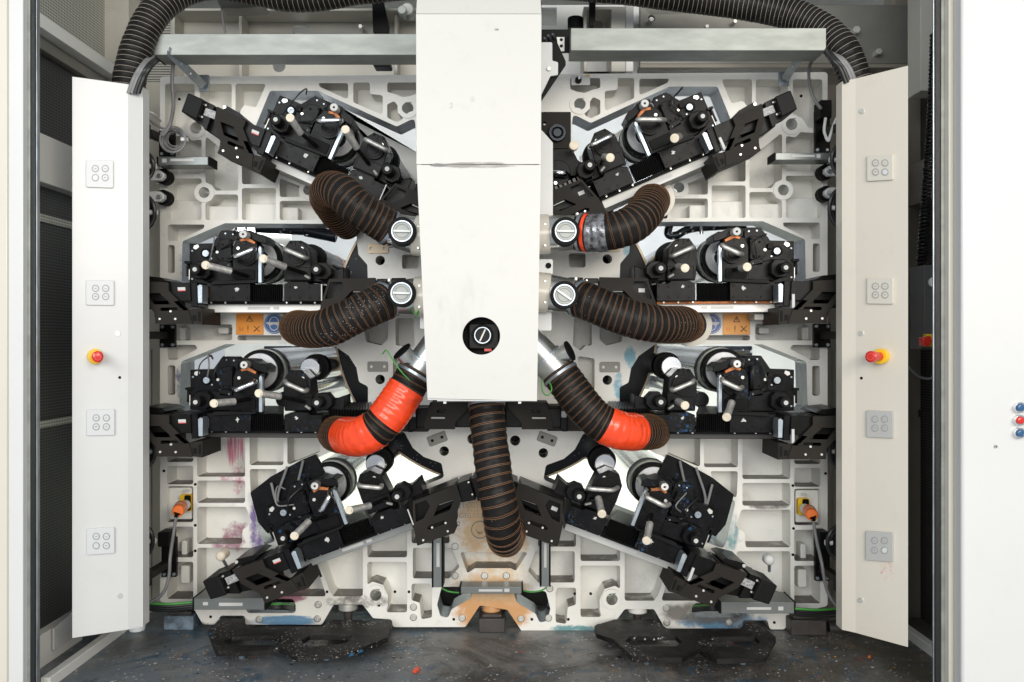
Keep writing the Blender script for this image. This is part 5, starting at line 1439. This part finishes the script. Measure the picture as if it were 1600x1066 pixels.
# ================================================================ signs
def sign_warning(x0, y0, x1, y1, m, label, lx):
    t = thing('warning_sign', label, 'sign', tuple(P((x0 + x1) / 2, y1, F - .004)))
    Y = F - .006
    b = G(t); b.prism(rrect(x0, y0, x1, y1, 1), Y, F - .001); b.build('sign_plate', m, t, .0006)
    cx = (x0 + x1) / 2; 
    tri = lambda s: [(cx, y0 + 8 - s), (cx + 4.4 + s, y0 + 8.3 + 6 + s * .6), (cx - 4.4 - s, y0 + 8.3 + 6 + s * .6)]
    tr = [(cx, y0 + 3), (cx + 5.6, y0 + 12.6), (cx - 5.6, y0 + 12.6)]; ti = [(cx, y0 + 5.2), (cx + 3.8, y0 + 11.6), (cx - 3.8, y0 + 11.6)]
    b = G(t); b.prism(tr, Y - .001, Y, holes=[ti]); b.build('triangle_mark', M['ink'], t)
    b = G(t); b.box(cx - .5, y0 + 7, cx + .5, y0 + 10, Y - .001, Y); b.build('exclamation_mark', M['ink'], t)
    b = G(t)
    xx, yy = (x1 - 10, y1 - 9)
    for s in (-1, 1):
        b.prism([(xx - 5, yy - s * 4 - .4), (xx - 4, yy - s * 4 - .9 * s), (xx + 5, yy + s * 4), (xx + 4.2, yy + s * 4.6)], Y - .001 - .0002 * (s + 1), Y)
    b.build('cross_mark', M['ink'], t)
    b = G(t); b.box(cx - 3.2, y1 - 14, cx - 2.0, y1 - 7, Y - .001, Y); b.box(cx - 3.2, y1 - 5.6, cx - 2.0, y1 - 4.2, Y - .001, Y); b.build('stroke_mark', M['ink'], t)
    b = G(t)
    for i, (dx, dy, w, h) in enumerate(((0, 0, 1, 7), (1, 6, 4, .8), (5, 2, 1, 5), (2, 2, 1, 4))): b.box(x0 + 5 + dx, y1 - 13 + dy, x0 + 5 + dx + w, y1 - 13 + dy + h, Y - .0006 - .0001 * i, Y)
    b.build('hand_mark', M['signorange'] if m is M['signpale'] else M['copper'], t)
sign_warning(369, 490, 411, 523, M['signorange'], 'orange warning sign with a triangle beside the middle left hose end', 1)
sign_warning(1130, 491, 1172, 523, M['signpale'], 'faded orange warning sign with a triangle beside the middle right hose end', -1)
def sign_goggles(cx, cy, m, label):
    t = thing('goggles_sign', label, 'sign', tuple(P(cx, cy, F - .004)))
    Y = F - .006
    b = G(t); b.cyl(cx, cy, 15.5, Y, F - .001, 40); b.build('sign_disc', m, t, .0005)
    b = G(t); b.ring(cx, cy, 14.4, 13.8, Y - .0006, Y, 40); b.build('rim_line', M['label'], t)
    head = [(cx - 7, cy - 6), (cx - 4, cy - 10), (cx, cy - 11.5), (cx + 4, cy - 10), (cx + 7, cy - 6), (cx + 8, cy + 2), (cx + 5, cy + 9), (cx, cy + 11.5), (cx - 5, cy + 9), (cx - 8, cy + 2)]
    hi = [(cx + (x - cx) * .86, cy + (y - cy) * .88) for x, y in head]
    b = G(t); b.prism(rnd(head, 3), Y - .0008, Y, holes=[rnd(hi, 3)]); b.build('head_outline', M['label'], t)
    b = G(t); b.prism(rnd([(cx - 12, cy - 2.5), (cx + 12, cy - 2.5), (cx + 12, cy - .5), (cx + 6, cy + 3), (cx + 1, cy + 1), (cx - 1, cy + 1), (cx - 6, cy + 3), (cx - 12, cy - .5)], 1), Y - .0012, Y - .0009); b.build('goggles_mark', M['label'], t)
sign_goggles(428, 506, M['blue'], 'round dark blue eye protection sign beside the middle left hose end')
sign_goggles(1112, 506, M['bluepale'], 'round faded blue eye protection sign beside the middle right hose end')

# ================================================================ sockets with orange plugs, limit switches, hinges, cables
def cable(label, pts, r, m, group=None, ties=(), name='cable'):
    t = thing(name, label, 'cable', tuple(P(*pts[0])), group)
    b = G(t); b.tube(pts, r, 10, res=8); b.build('sheath', M[m], t)
    for p, d in ties:
        b = G(t); c = P(*p); dd = Vector(d).normalized() * .004
        b.rod(c - dd, c + dd, r * 1.5 if len(ties) else r, 12); b.build('cable_tie', M['cablewhite'], t)
    return t
for side, (px, py, ox, oy) in ((-1, (281, 796, 291, 786)), (1, (1266, 802, 1257, 792))):
    s = -side
    t = thing('orange_plug', 'orange plug in the lower %s socket with its grey lead hanging down' % ('left' if side < 0 else 'right'), 'plug', tuple(P(px, py, 3.14)))
    b = G(t); b.rod((px + s * 9, py - 7, 3.18), (px - s * 1, py - 1, 3.08), .019, 20, r1=.021); b.build('plug_collar', M['kick'], t, .002)
    b = G(t); b.rod((px + s * 2, py - 4, 3.12), (px - s * 3, py + 3, 3.05), .024, 20, r1=.021); b.build('plug_body', M['orange'], t, .004)
    b = G(t); b.rod((px - s * 3, py + 4, 3.06), (px - s * 6, py + 12, 3.06), .018, 16, r1=.008); b.build('strain_relief', M['rubber'], t, .002)
    t = thing('wall_socket', 'orange rimmed socket opening behind the %s orange plug' % ('left' if side < 0 else 'right'), 'socket', tuple(P(ox, oy, F)))
    b = G(t); b.prism(rrect(ox - 10, oy - 13, ox + 8, oy + 13, 3), F - .001, F + .06); b.build('socket_back', M['yellow'], t)
    b = G(t); b.prism(rrect(ox - 3, oy - 12, ox + 7, oy + 12, 3), F - .004, F + .02); b.build('socket_mouth', M['rubber'], t)
    b = G(t); b.box(ox - 5, oy - 21, ox + 4, oy - 17, F - .0015, F); b.build('paper_label', M['label'], t)
cable('grey lead from the left orange plug down behind the control panel', [(275, 808, 3.06), (271, 835, 3.05), (266, 870, 3.0), (264, 900, 3.0), (256, 925, 3.0), (240, 938, 3.0), (220, 945, 3.0)], .0058, 'cablegrey')
cable('grey lead from the right orange plug down behind the control panel', [(1271, 816, 3.06), (1276, 845, 3.05), (1284, 880, 3.0), (1290, 915, 3.0), (1300, 938, 3.0), (1315, 955, 3.0)], .0058, 'cablegrey')
def switch_stack(label, x0, y0, x1, y1, top, arm, hinge):
    t = thing('hinge_bracket', label, 'hinge bracket', tuple(P((x0 + x1) / 2, y1, F - .02)), 'black brackets carrying the control panels')
    b = G(t); b.box(x0, y0, x1, y1, F - .022, F - .002); b.build('mounting_plate', M['black'], t, .002)
    for x, y in ((x0 + 4, y0 + 4), (x1 - 4, y0 + 4), (x0 + 4, y1 - 4), (x1 - 4, y1 - 4)):
        b = G(t); b.cyl(x, y, 2.6, F - .03, F - .022, 12); b.build('bolt', M['galvd'], t, .001)
    if top:
        b = G(t); b.prism(rrect(*top, 2), F - .09, F - .02); b.build('switch_body', M['plastic'], t, .003)
    (ax, ay), (bx, by) = arm
    b = G(t); b.rod((ax, ay, 3.17), (bx, by, 2.98), .019, 4); b.build('arm', M['bracket'], t, .002)
    b = G(t); b.prism(rect(*hinge), 2.93, 2.96); b.build('hinge_leaf', M['plastic'], t, .001)
    for dy in (.28, .72):
        b = G(t); b.cyl((hinge[0] + hinge[2]) / 2, hinge[1] + (hinge[3] - hinge[1]) * dy, 2, 2.925, 2.93, 12); b.build('bolt', M['galvd'], t)
    return t
switch_stack('black hinge bracket with angled arm at the upper left behind the coiled grey cable', 248, 204, 272, 244, None, ((256, 218), (232, 208)), (219, 192, 230, 214))
switch_stack('black hinge bracket with switch box at the upper right beside the control panel', 1274, 173, 1297, 238, (1282, 156, 1300, 184), ((1290, 205), (1310, 200)), (1311, 184, 1318, 210))
switch_stack('black hinge bracket with switch box at the lower left beside the control panel', 252, 840, 275, 902, (246, 832, 264, 855), ((262, 880), (230, 900)), (221, 892, 232, 918))
switch_stack('black hinge bracket with switch box at the lower right beside the control panel', 1274, 846, 1297, 908, (1281, 832, 1297, 860), ((1285, 888), (1310, 905)), (1307, 902, 1317, 926))
switch_stack('black hinge bracket at mid height beside the left control panel', 249, 507, 273, 543, None, ((258, 524), (226, 524)), (219, 515, 225, 530))
switch_stack('black hinge bracket at mid height beside the right control panel', 1272, 506, 1298, 543, None, ((1285, 524), (1316, 524)), (1316, 515, 1321, 530))
# white arms with black wheels
def wheel_arm(label, x, y, s, group='white arms with black wheels'):
    t = thing('roller_arm', label, 'roller arm', tuple(P(x, y, 3.15)), group)
    b = G(t); b.prism(rnd([(x - s * 30, y - 8), (x, y - 8), (x + s * 6, y - 3), (x + s * 6, y + 3), (x, y + 8), (x - s * 30, y + 8)] if s > 0 else [(x, y - 8), (x + 30, y - 8), (x + 30, y + 8), (x, y + 8), (x - 6, y + 3), (x - 6, y - 3)], 3), 3.10, 3.125); b.build('arm_plate', M['white'], t, .002)
    b = G(t); b.cyl(x + s * 3, y + 1, 12, 3.128, 3.18, 32); b.build('wheel', M['rubber'], t, .006)
    b = G(t); b.cyl(x - s * 2, y, 3.4, 3.085, 3.10, 6); b.build('axle_nut', M['galvd'], t, .001)
wheel_arm('white arm with black wheel at the upper left, upper one of the pair', 250, 274, 1)
wheel_arm('white arm with black wheel at the upper left, lower one of the pair', 250, 307, 1)
wheel_arm('white arm with black wheel at the upper right, upper one of the pair', 1295, 267, -1)
wheel_arm('white arm with black wheel at the upper right, lower one of the pair', 1295, 301, -1)
# cable loops beside the panels
def loops(label, cx, cy, rx, ry, n, r, m='cableblack', Y=3.0, half=0):
    t = thing('cable_loop', label, 'cable', tuple(P(cx, cy, Y)), 'coiled cables beside the control panels')
    for i in range(n):
        b = G(t); f = 1 - .11 * i; pts = []
        for j in range(17):
            a = 2 * math.pi * j / 16 + i * .4
            pts.append((cx + rx * f * math.cos(a) + i * .8, cy + ry * f * math.sin(a) + (i % 2) * 1.5, Y + .012 * i + .004 * math.sin(3 * a)))
        b.tube(pts, r, 8, res=3); b.build('cable_turn', M[m], t)
    b = G(t); c = P(cx + rx * .93 * (1 if cx < 800 else -1), cy, Y + .01); b.rod(c + Vector((-.012, 0, 0)), c + Vector((.012, 0, 0)), .0075 if r < .006 else .010, 10); b.build('cable_tie', M['cablewhite'], t)
loops('black cable loop behind the left control panel below the upper bracket', 222, 260, 18, 22, 4, .0075)
loops('black cable loop behind the left control panel below the white arms', 216, 332, 26, 30, 5, .0075)
loops('black cable loop hanging under the lower left drive bracket', 222, 705, 20, 26, 4, .0085)
loops('black cable loop beside the lower left hinge bracket', 218, 845, 21, 26, 4, .0075)
loops('black cable loop behind the right control panel above the white arms', 1318, 250, 18, 26, 4, .0075)
loops('black cable loop behind the right control panel below the white arms', 1324, 325, 28, 34, 5, .0075)
loops('black cable loop hanging under the lower right drive bracket', 1318, 705, 22, 30, 4, .0085)
loops('black cable loop beside the lower right hinge bracket', 1317, 848, 24, 27, 4, .0075)
loops('grey coiled cable hanging in front of the upper left hinge bracket', 270, 218, 20, 20, 5, .0036, 'cablegrey', 3.0)
cable('grey cable dropping from the left tray to the grey coil', [(271, 92, 3.0), (269, 130, 3.02), (271, 165, 3.02), (267, 190, 3.0), (262, 202, 3.0), (254, 212, 3.0)], .0065, 'cablegrey')
cable('thin grey cable from the left control panel to the grey coil', [(222, 178, 3.0), (236, 190, 3.0), (250, 199, 3.0), (262, 203, 3.0)], .004, 'cablegrey')
cable('short white cable end beside the top left of the frame', [(230, 174, 3.1), (240, 178, 3.1), (251, 189, 3.15)], .004, 'cablewhite')
cable('grey cable dropping from the right tray to the upper right switch', [(1272, 88, 3.0), (1264, 108, 3.05), (1266, 138, 3.08), (1274, 158, 3.08), (1283, 170, 3.06)], .0055, 'cablegrey')
cable('white cable curving from the right control panel to the upper right bracket', [(1316, 172, 2.98), (1305, 190, 3.0), (1298, 210, 3.02), (1294, 220, 3.02), (1288, 205, 3.04), (1290, 185, 3.06)], .0055, 'cablewhite')
cable('thin green cable joining the left upright tray to the level tray', [(690, 919, 3.1), (700, 924, 3.09), (712, 926, 3.1), (720, 926, 3.11)], .003, 'cablegreen')
cable('thin green cable joining the level tray to the right upright tray', [(817, 923, 3.11), (830, 925, 3.09), (845, 923, 3.09), (854, 918, 3.1)], .003, 'cablegreen')
cable('thin grey cable hanging from the ceiling hanger to the left tray', [(346, 10, 3.12), (348, 30, 3.1), (352, 52, 2.96)], .004, 'cablegrey')
for i, (dx, m_, l) in enumerate(((-6, 'cablegrey', 'outermost grey'), (-1, 'cablegrey', 'middle grey'), (4, 'cableblack', 'inner black'), (9, 'cableblack', 'innermost black'))):
    cable('%s cable of the bundle below the left overhead hose' % l, [(207 + dx, 146, 2.80), (216 + dx, 122, 2.795), (227 + dx, 104, 2.80), (240 + dx * .6, 90 + dx * .6, 2.90)], .0075, m_, 'cable bundle beside the left overhead hose')
    cable('%s cable of the bundle below the right overhead hose' % l, [(1331 - dx, 130, 2.80), (1322 - dx, 108, 2.795), (1309 - dx, 92 , 2.80), (1294 - dx * .5, 80 - dx * .6, 2.88)], .0075, m_, 'cable bundle beside the right overhead hose')
for s, x0, x1, y, gx in ((-1, 222, 303, 942, 'left'), (1, 1242, 1320, 951, 'right')):
    for i in range(4):
        cable('%s cable running level from the %s control panel to the bottom %s tray' % (('green and yellow', 'upper black', 'middle black', 'lowest black')[i], gx, gx),
              [(x0, y + i * 3, 3.02 + .01 * i), ((x0 + x1) / 2, y + 2 + i * 3.2, 3.03 + .01 * i), (x1, y - 1 + i * 3, 3.06)], .0065 if i else .0045, 'cableblack' if i else 'cablegreen', 'cables entering the bottom %s tray' % gx)
for i in range(3):
    cable('%s cable in the bottom left recess of the frame' % ('green', 'upper black', 'lower black')[i], [(415, 945 + i * 2.5, 3.1), (440, 944 + i * 3, 3.11), (462, 946 + i * 3, 3.22), (478, 950, 3.3)], .007 if i else .005, 'cableblack' if i else 'cablegreen', 'cables in the bottom left recess')
    cable('%s cable in the bottom right recess of the frame' % ('green', 'upper black', 'lower black')[i], [(1126, 947 + i * 2.5, 3.1), (1105, 946 + i * 3, 3.11), (1080, 948 + i * 3, 3.22), (1064, 952, 3.3)], .007 if i else .005, 'cableblack' if i else 'cablegreen', 'cables in the bottom right recess')
for lab, pts, in (('yellow green earth wire on the lower left duct branch', [(598, 553, 2.72), (604, 548, 2.70), (616, 566, 2.68), (628, 582, 2.68), (640, 594, 2.69)]),
                  ('yellow green earth wire on the lower right duct branch', [(846, 592, 2.7), (848, 612, 2.69), (856, 618, 2.68), (862, 608, 2.68), (858, 596, 2.7)]),
                  ('yellow green earth wire under the middle left elbow', [(640, 478, 2.72), (648, 490, 2.7), (654, 486, 2.7), (650, 498, 2.72)])):
    cable(lab, pts, .0022, 'cablegreen')

# black pipes inside the upper level openings
t = thing('ink_pipe', 'shiny ink smeared black pipe behind the upper left level opening', 'pipe', tuple(P(460, 358, 3.4)))
b = G(t); b.rod((400, 357, 3.42), (480, 361, 3.42), .018, 16); b.build('pipe_body', M['pipe'], t)
b = G(t); b.rod((476, 360, 3.41), (526, 370, 3.41), .024, 16); b.build('pipe_socket', M['pipe'], t, .004)
b = G(t); b.rod((479.5, 352, 3.40), (480, 368, 3.40), .008, 12); b.build('pipe_clip', M['chrome'], t)
t = thing('ink_pipe', 'shiny ink smeared pipe bent at its left end behind the upper right level opening', 'pipe', tuple(P(1080, 358, 3.4)))
b = G(t); b.tube([(1046, 352, 3.42), (1044, 366, 3.42), (1056, 368, 3.42), (1078, 358, 3.42), (1120, 354, 3.42), (1165, 352, 3.42)], .016, 12); b.build('pipe_body', M['pipe'], t)
b = G(t); b.rod((1095, 350, 3.40), (1096, 366, 3.40), .008, 12); b.build('pipe_clip', M['chrome'], t)
# white inner plates seen through the openings
for lab, poly, Y in (('pale drilled inner plate behind the upper left level opening', [(352, 352), (455, 362), (455, 400), (352, 400)], 3.72),
                     ('white web of film slanting behind the top left opening', [(480, 150), (520, 160), (665, 300), (655, 240)], 3.6),
                     ('white web of film slanting behind the top right opening', [(1090, 150), (1030, 165), (905, 245), (915, 285)], 3.6)):
    t = thing('inner_plate', lab, 'inner plate', tuple(P(*poly[0], Y)))
    b = G(t); b.prism(poly, Y, Y + .006); b.build('sheet', M['kick'], t, .001)
# machine cross beam behind the top left opening
t = thing('cross_beam', 'white slanting interior beam seen through the top left opening', 'beam', tuple(P(520, 160, 3.9)))
b = G(t); b.prism([(452, 140), (474, 140), (474, 260), (452, 260)], 3.95, 4.05); b.build('upright', M['kick'], t, .003)
b = G(t); b.prism([(492, 150), (506, 146), (600, 262), (590, 272)], 3.90, 3.94); b.build('slanting_web', M['galv'], t, .003)

# ball handles low on the frame
t = thing('ball_handle', 'pale wooden ball handle above the bottom left drive', 'handle', tuple(P(345, 870, 3.06)))
b = G(t); b.cyl(345, 869, 8, 3.02, 3.07, 24, dome=.012); b.build('ball', M['knob'], t, .004)
b = G(t); b.rod((347, 872, 3.07), (356, 888, 3.13), .006, 10); b.build('stem', M['galvd'], t)
t = thing('ball_handle', 'white ball handle above the bottom right drive', 'handle', tuple(P(1202, 875, 3.06)))
b = G(t); b.cyl(1202, 875, 8.5, 3.02, 3.05, 24, dome=.014); b.build('ball', M['label'], t, .006)
b = G(t); b.rod((1202, 880, 3.05), (1202, 892, 3.1), .006, 10); b.build('stem', M['galvd'], t)

# toggle switch with sticker at the top of the right half
t = thing('rotary_switch', 'small black rotary switch on a white plate, top of the frame beside the duct', 'switch', tuple(P(905, 124, 3.18)))
b = G(t); b.prism(rrect(893, 118, 922, 133, 2), 3.185, F - .001); b.build('switch_plate', M['white'], t, .001)
b = G(t); b.cyl(904, 124, 5, 3.165, 3.185, 20); b.build('switch_knob', M['plastic'], t, .002)
b = G(t); b.prism([(903, 120), (907, 117), (907, 123), (904, 124)], 3.162, 3.165); b.build('switch_pointer', M['kick'], t)
b = G(t); b.box(915, 117, 921, 119, 3.183, 3.185); b.build('yellow_sticker', M['yellow'], t)
t = thing('orange_connector', 'small orange and white connector above the left control panel', 'connector', tuple(P(220, 148, 2.98)))
b = G(t); b.rod((212, 140, 2.96), (222, 150, 3.0), .014, 16); b.build('orange_body', M['orange'], t, .002)
b = G(t); b.rod((222, 150, 3.0), (229, 156, 3.03), .012, 16); b.build('grey_ring', M['cablegrey'], t, .002)

# right wall switch box, coiled lead, stop switch
t = thing('switch_box', 'dark grey switch box with round window on the right side wall', 'switch box', (1.42, 2.84, 1.08))
wbox('box_body', 643 * K * 2.82, 1.46, 2.82, 2.92, CZ + (533 - 546) * K * 2.82, CZ + (533 - 414) * K * 2.82, mat('dark_grey_enclosure', (0.09, 0.09, 0.09), .5), t, .004)
b = G(t); b.cyl(1460, 441, 8, 2.81, 2.8195, 24); b.build('window_ring', M['kick'], t, .001)
t = thing('isolator_switch', 'red and yellow isolator switch on the dark grey switch box', 'switch', (1.38, 2.80, 1.08))
b = G(t); b.prism(rect(1447, 522, 1460.5, 542), 2.795, 2.8195); b.build('yellow_plate', M['yellow'], t, .002)
b = G(t); b.prism(rnd([(1441, 527), (1455, 525), (1457, 534), (1452, 541), (1442, 541)], 2), 2.765, 2.794); b.build('red_knob', M['redbtn'], t, .004)
t = thing('coiled_lead', 'black coiled lead hanging down the right side wall beside the control panel', 'cable', tuple(P(1457, 60, 2.9)))
path = [P(1461, 55, 2.92), P(1459, 120, 2.92), P(1455, 200, 2.93), P(1449, 280, 2.94), P(1444, 350, 2.95), P(1439, 420, 2.96)]
cl, tot = resample(spline(path, 10), .0025)
frc = frames(cl); hp = []
for i, (p, u, w_) in enumerate(frc):
    for q in range(3):
        a = 2 * math.pi * (i * .0025 + q * .0025 / 3) / .013
        hp.append(p + (u * math.cos(a) + w_ * math.sin(a)) * .013 - Vector(t.location))
b = MB(P, YAX, t.location); b._tube(hp, [.0045] * len(hp), 6, 0); b.build('lead_coil', M['cableblack'], t)
cable('black lead between the coiled lead and the switch box', [(1439, 420, 2.96), (1438, 450, 2.96), (1446, 485, 2.96), (1458, 505, 2.98)], .0045, 'cableblack')
cable('grey cable crossing the mesh right of the control panel', [(1420, 575, 2.9), (1435, 588, 2.9), (1450, 592, 2.9), (1462, 588, 2.9)], .0045, 'cablegrey')
# white latch plate low on the left wall and threshold strips
t = thing('latch_plate', 'small white latch plate at the foot of the left mesh wall', 'latch', (-1.56, 2.93, 0.1))
b = MB(lambda y, z, x: Vector((x, y, z)), Vector((1, 0, 0)), t.location)
b.prism(rnd([(2.88, .04), (3.02, .04), (3.02, .135), (2.88, .115)], .004), -1.552, -1.545); b.build('plate', M['white'], t, .001)
t = thing('plastic_cup', 'clear crumpled plastic cup under the left control panel', 'cup', tuple(PF(214, 985, 0)))
b = MB(lambda x, y, z: Vector((x, y, z)), Vector((0, 0, 1)), (0, 0, 0))
c = Vector((0, 0, 0))
b.cyl(0, 0, .028, 0, .05, 20, r1=.036); o = b.build('cup_wall', mat('clear_plastic', (0.8, 0.85, 0.88), .15), t, .003)

# ---------------------------------------------------------------- sub-parts hang under the part they sit on
SUB = {'knob_centre': ('knob',), 'idler_axle': ('idler_disc',), 'grip_end': ('grip',), 'grip_shaft': ('grip',), 'bearing_cap': ('bearing_housing',), 'split_line': ('bearing_housing',),
       'end_slot': ('end_box',), 'white_label': ('gear_head', 'motor_body'), 'red_label_edge': ('gear_head',), 'rating_label': ('motor_body', 'housing'),
       'spiral_wire': ('hose_wall',), 'tape_wrap': ('hose_wall',), 'clamp_band': ('hose_wall',), 'button_symbol': ('button',), 'button_ring': ('plate',), 'stop_button_stem': ('stop_button_base',),
       'stop_button_head': ('stop_button_base',), 'stop_button_mark': ('stop_button_base',), 'dial_bar': ('dial_face',), 'dial_groove': ('dial_face',), 'jack_screw': ('jack_pad',),
       'fold_line': ('panel_sheet',), 'switch_pin': ('limit_switch',), 'switch_pointer': ('switch_knob',), 'axle_nut': ('arm_plate',), 'paint_chip': ('slide_block',), 'ink_splash': ('slide_block',),
       'paper_strip': ('beam', 'channel'), 'socket_recess': ('bearing_housing',), 'shaft_end': ('shaft_collar',), 'reflective_strip': ('bracket_plate',), 'boss_ring': ('boss_plate',)}
last = {}
for o in BUILT:
    r = o.parent
    if r is None: continue
    key = o.name.split('.')[0]
    seen = last.setdefault(r.name, {})
    for tgt in SUB.get(key, ()):
        if tgt in seen:
            o.parent = seen[tgt]
            break
    else:
        seen[key] = o
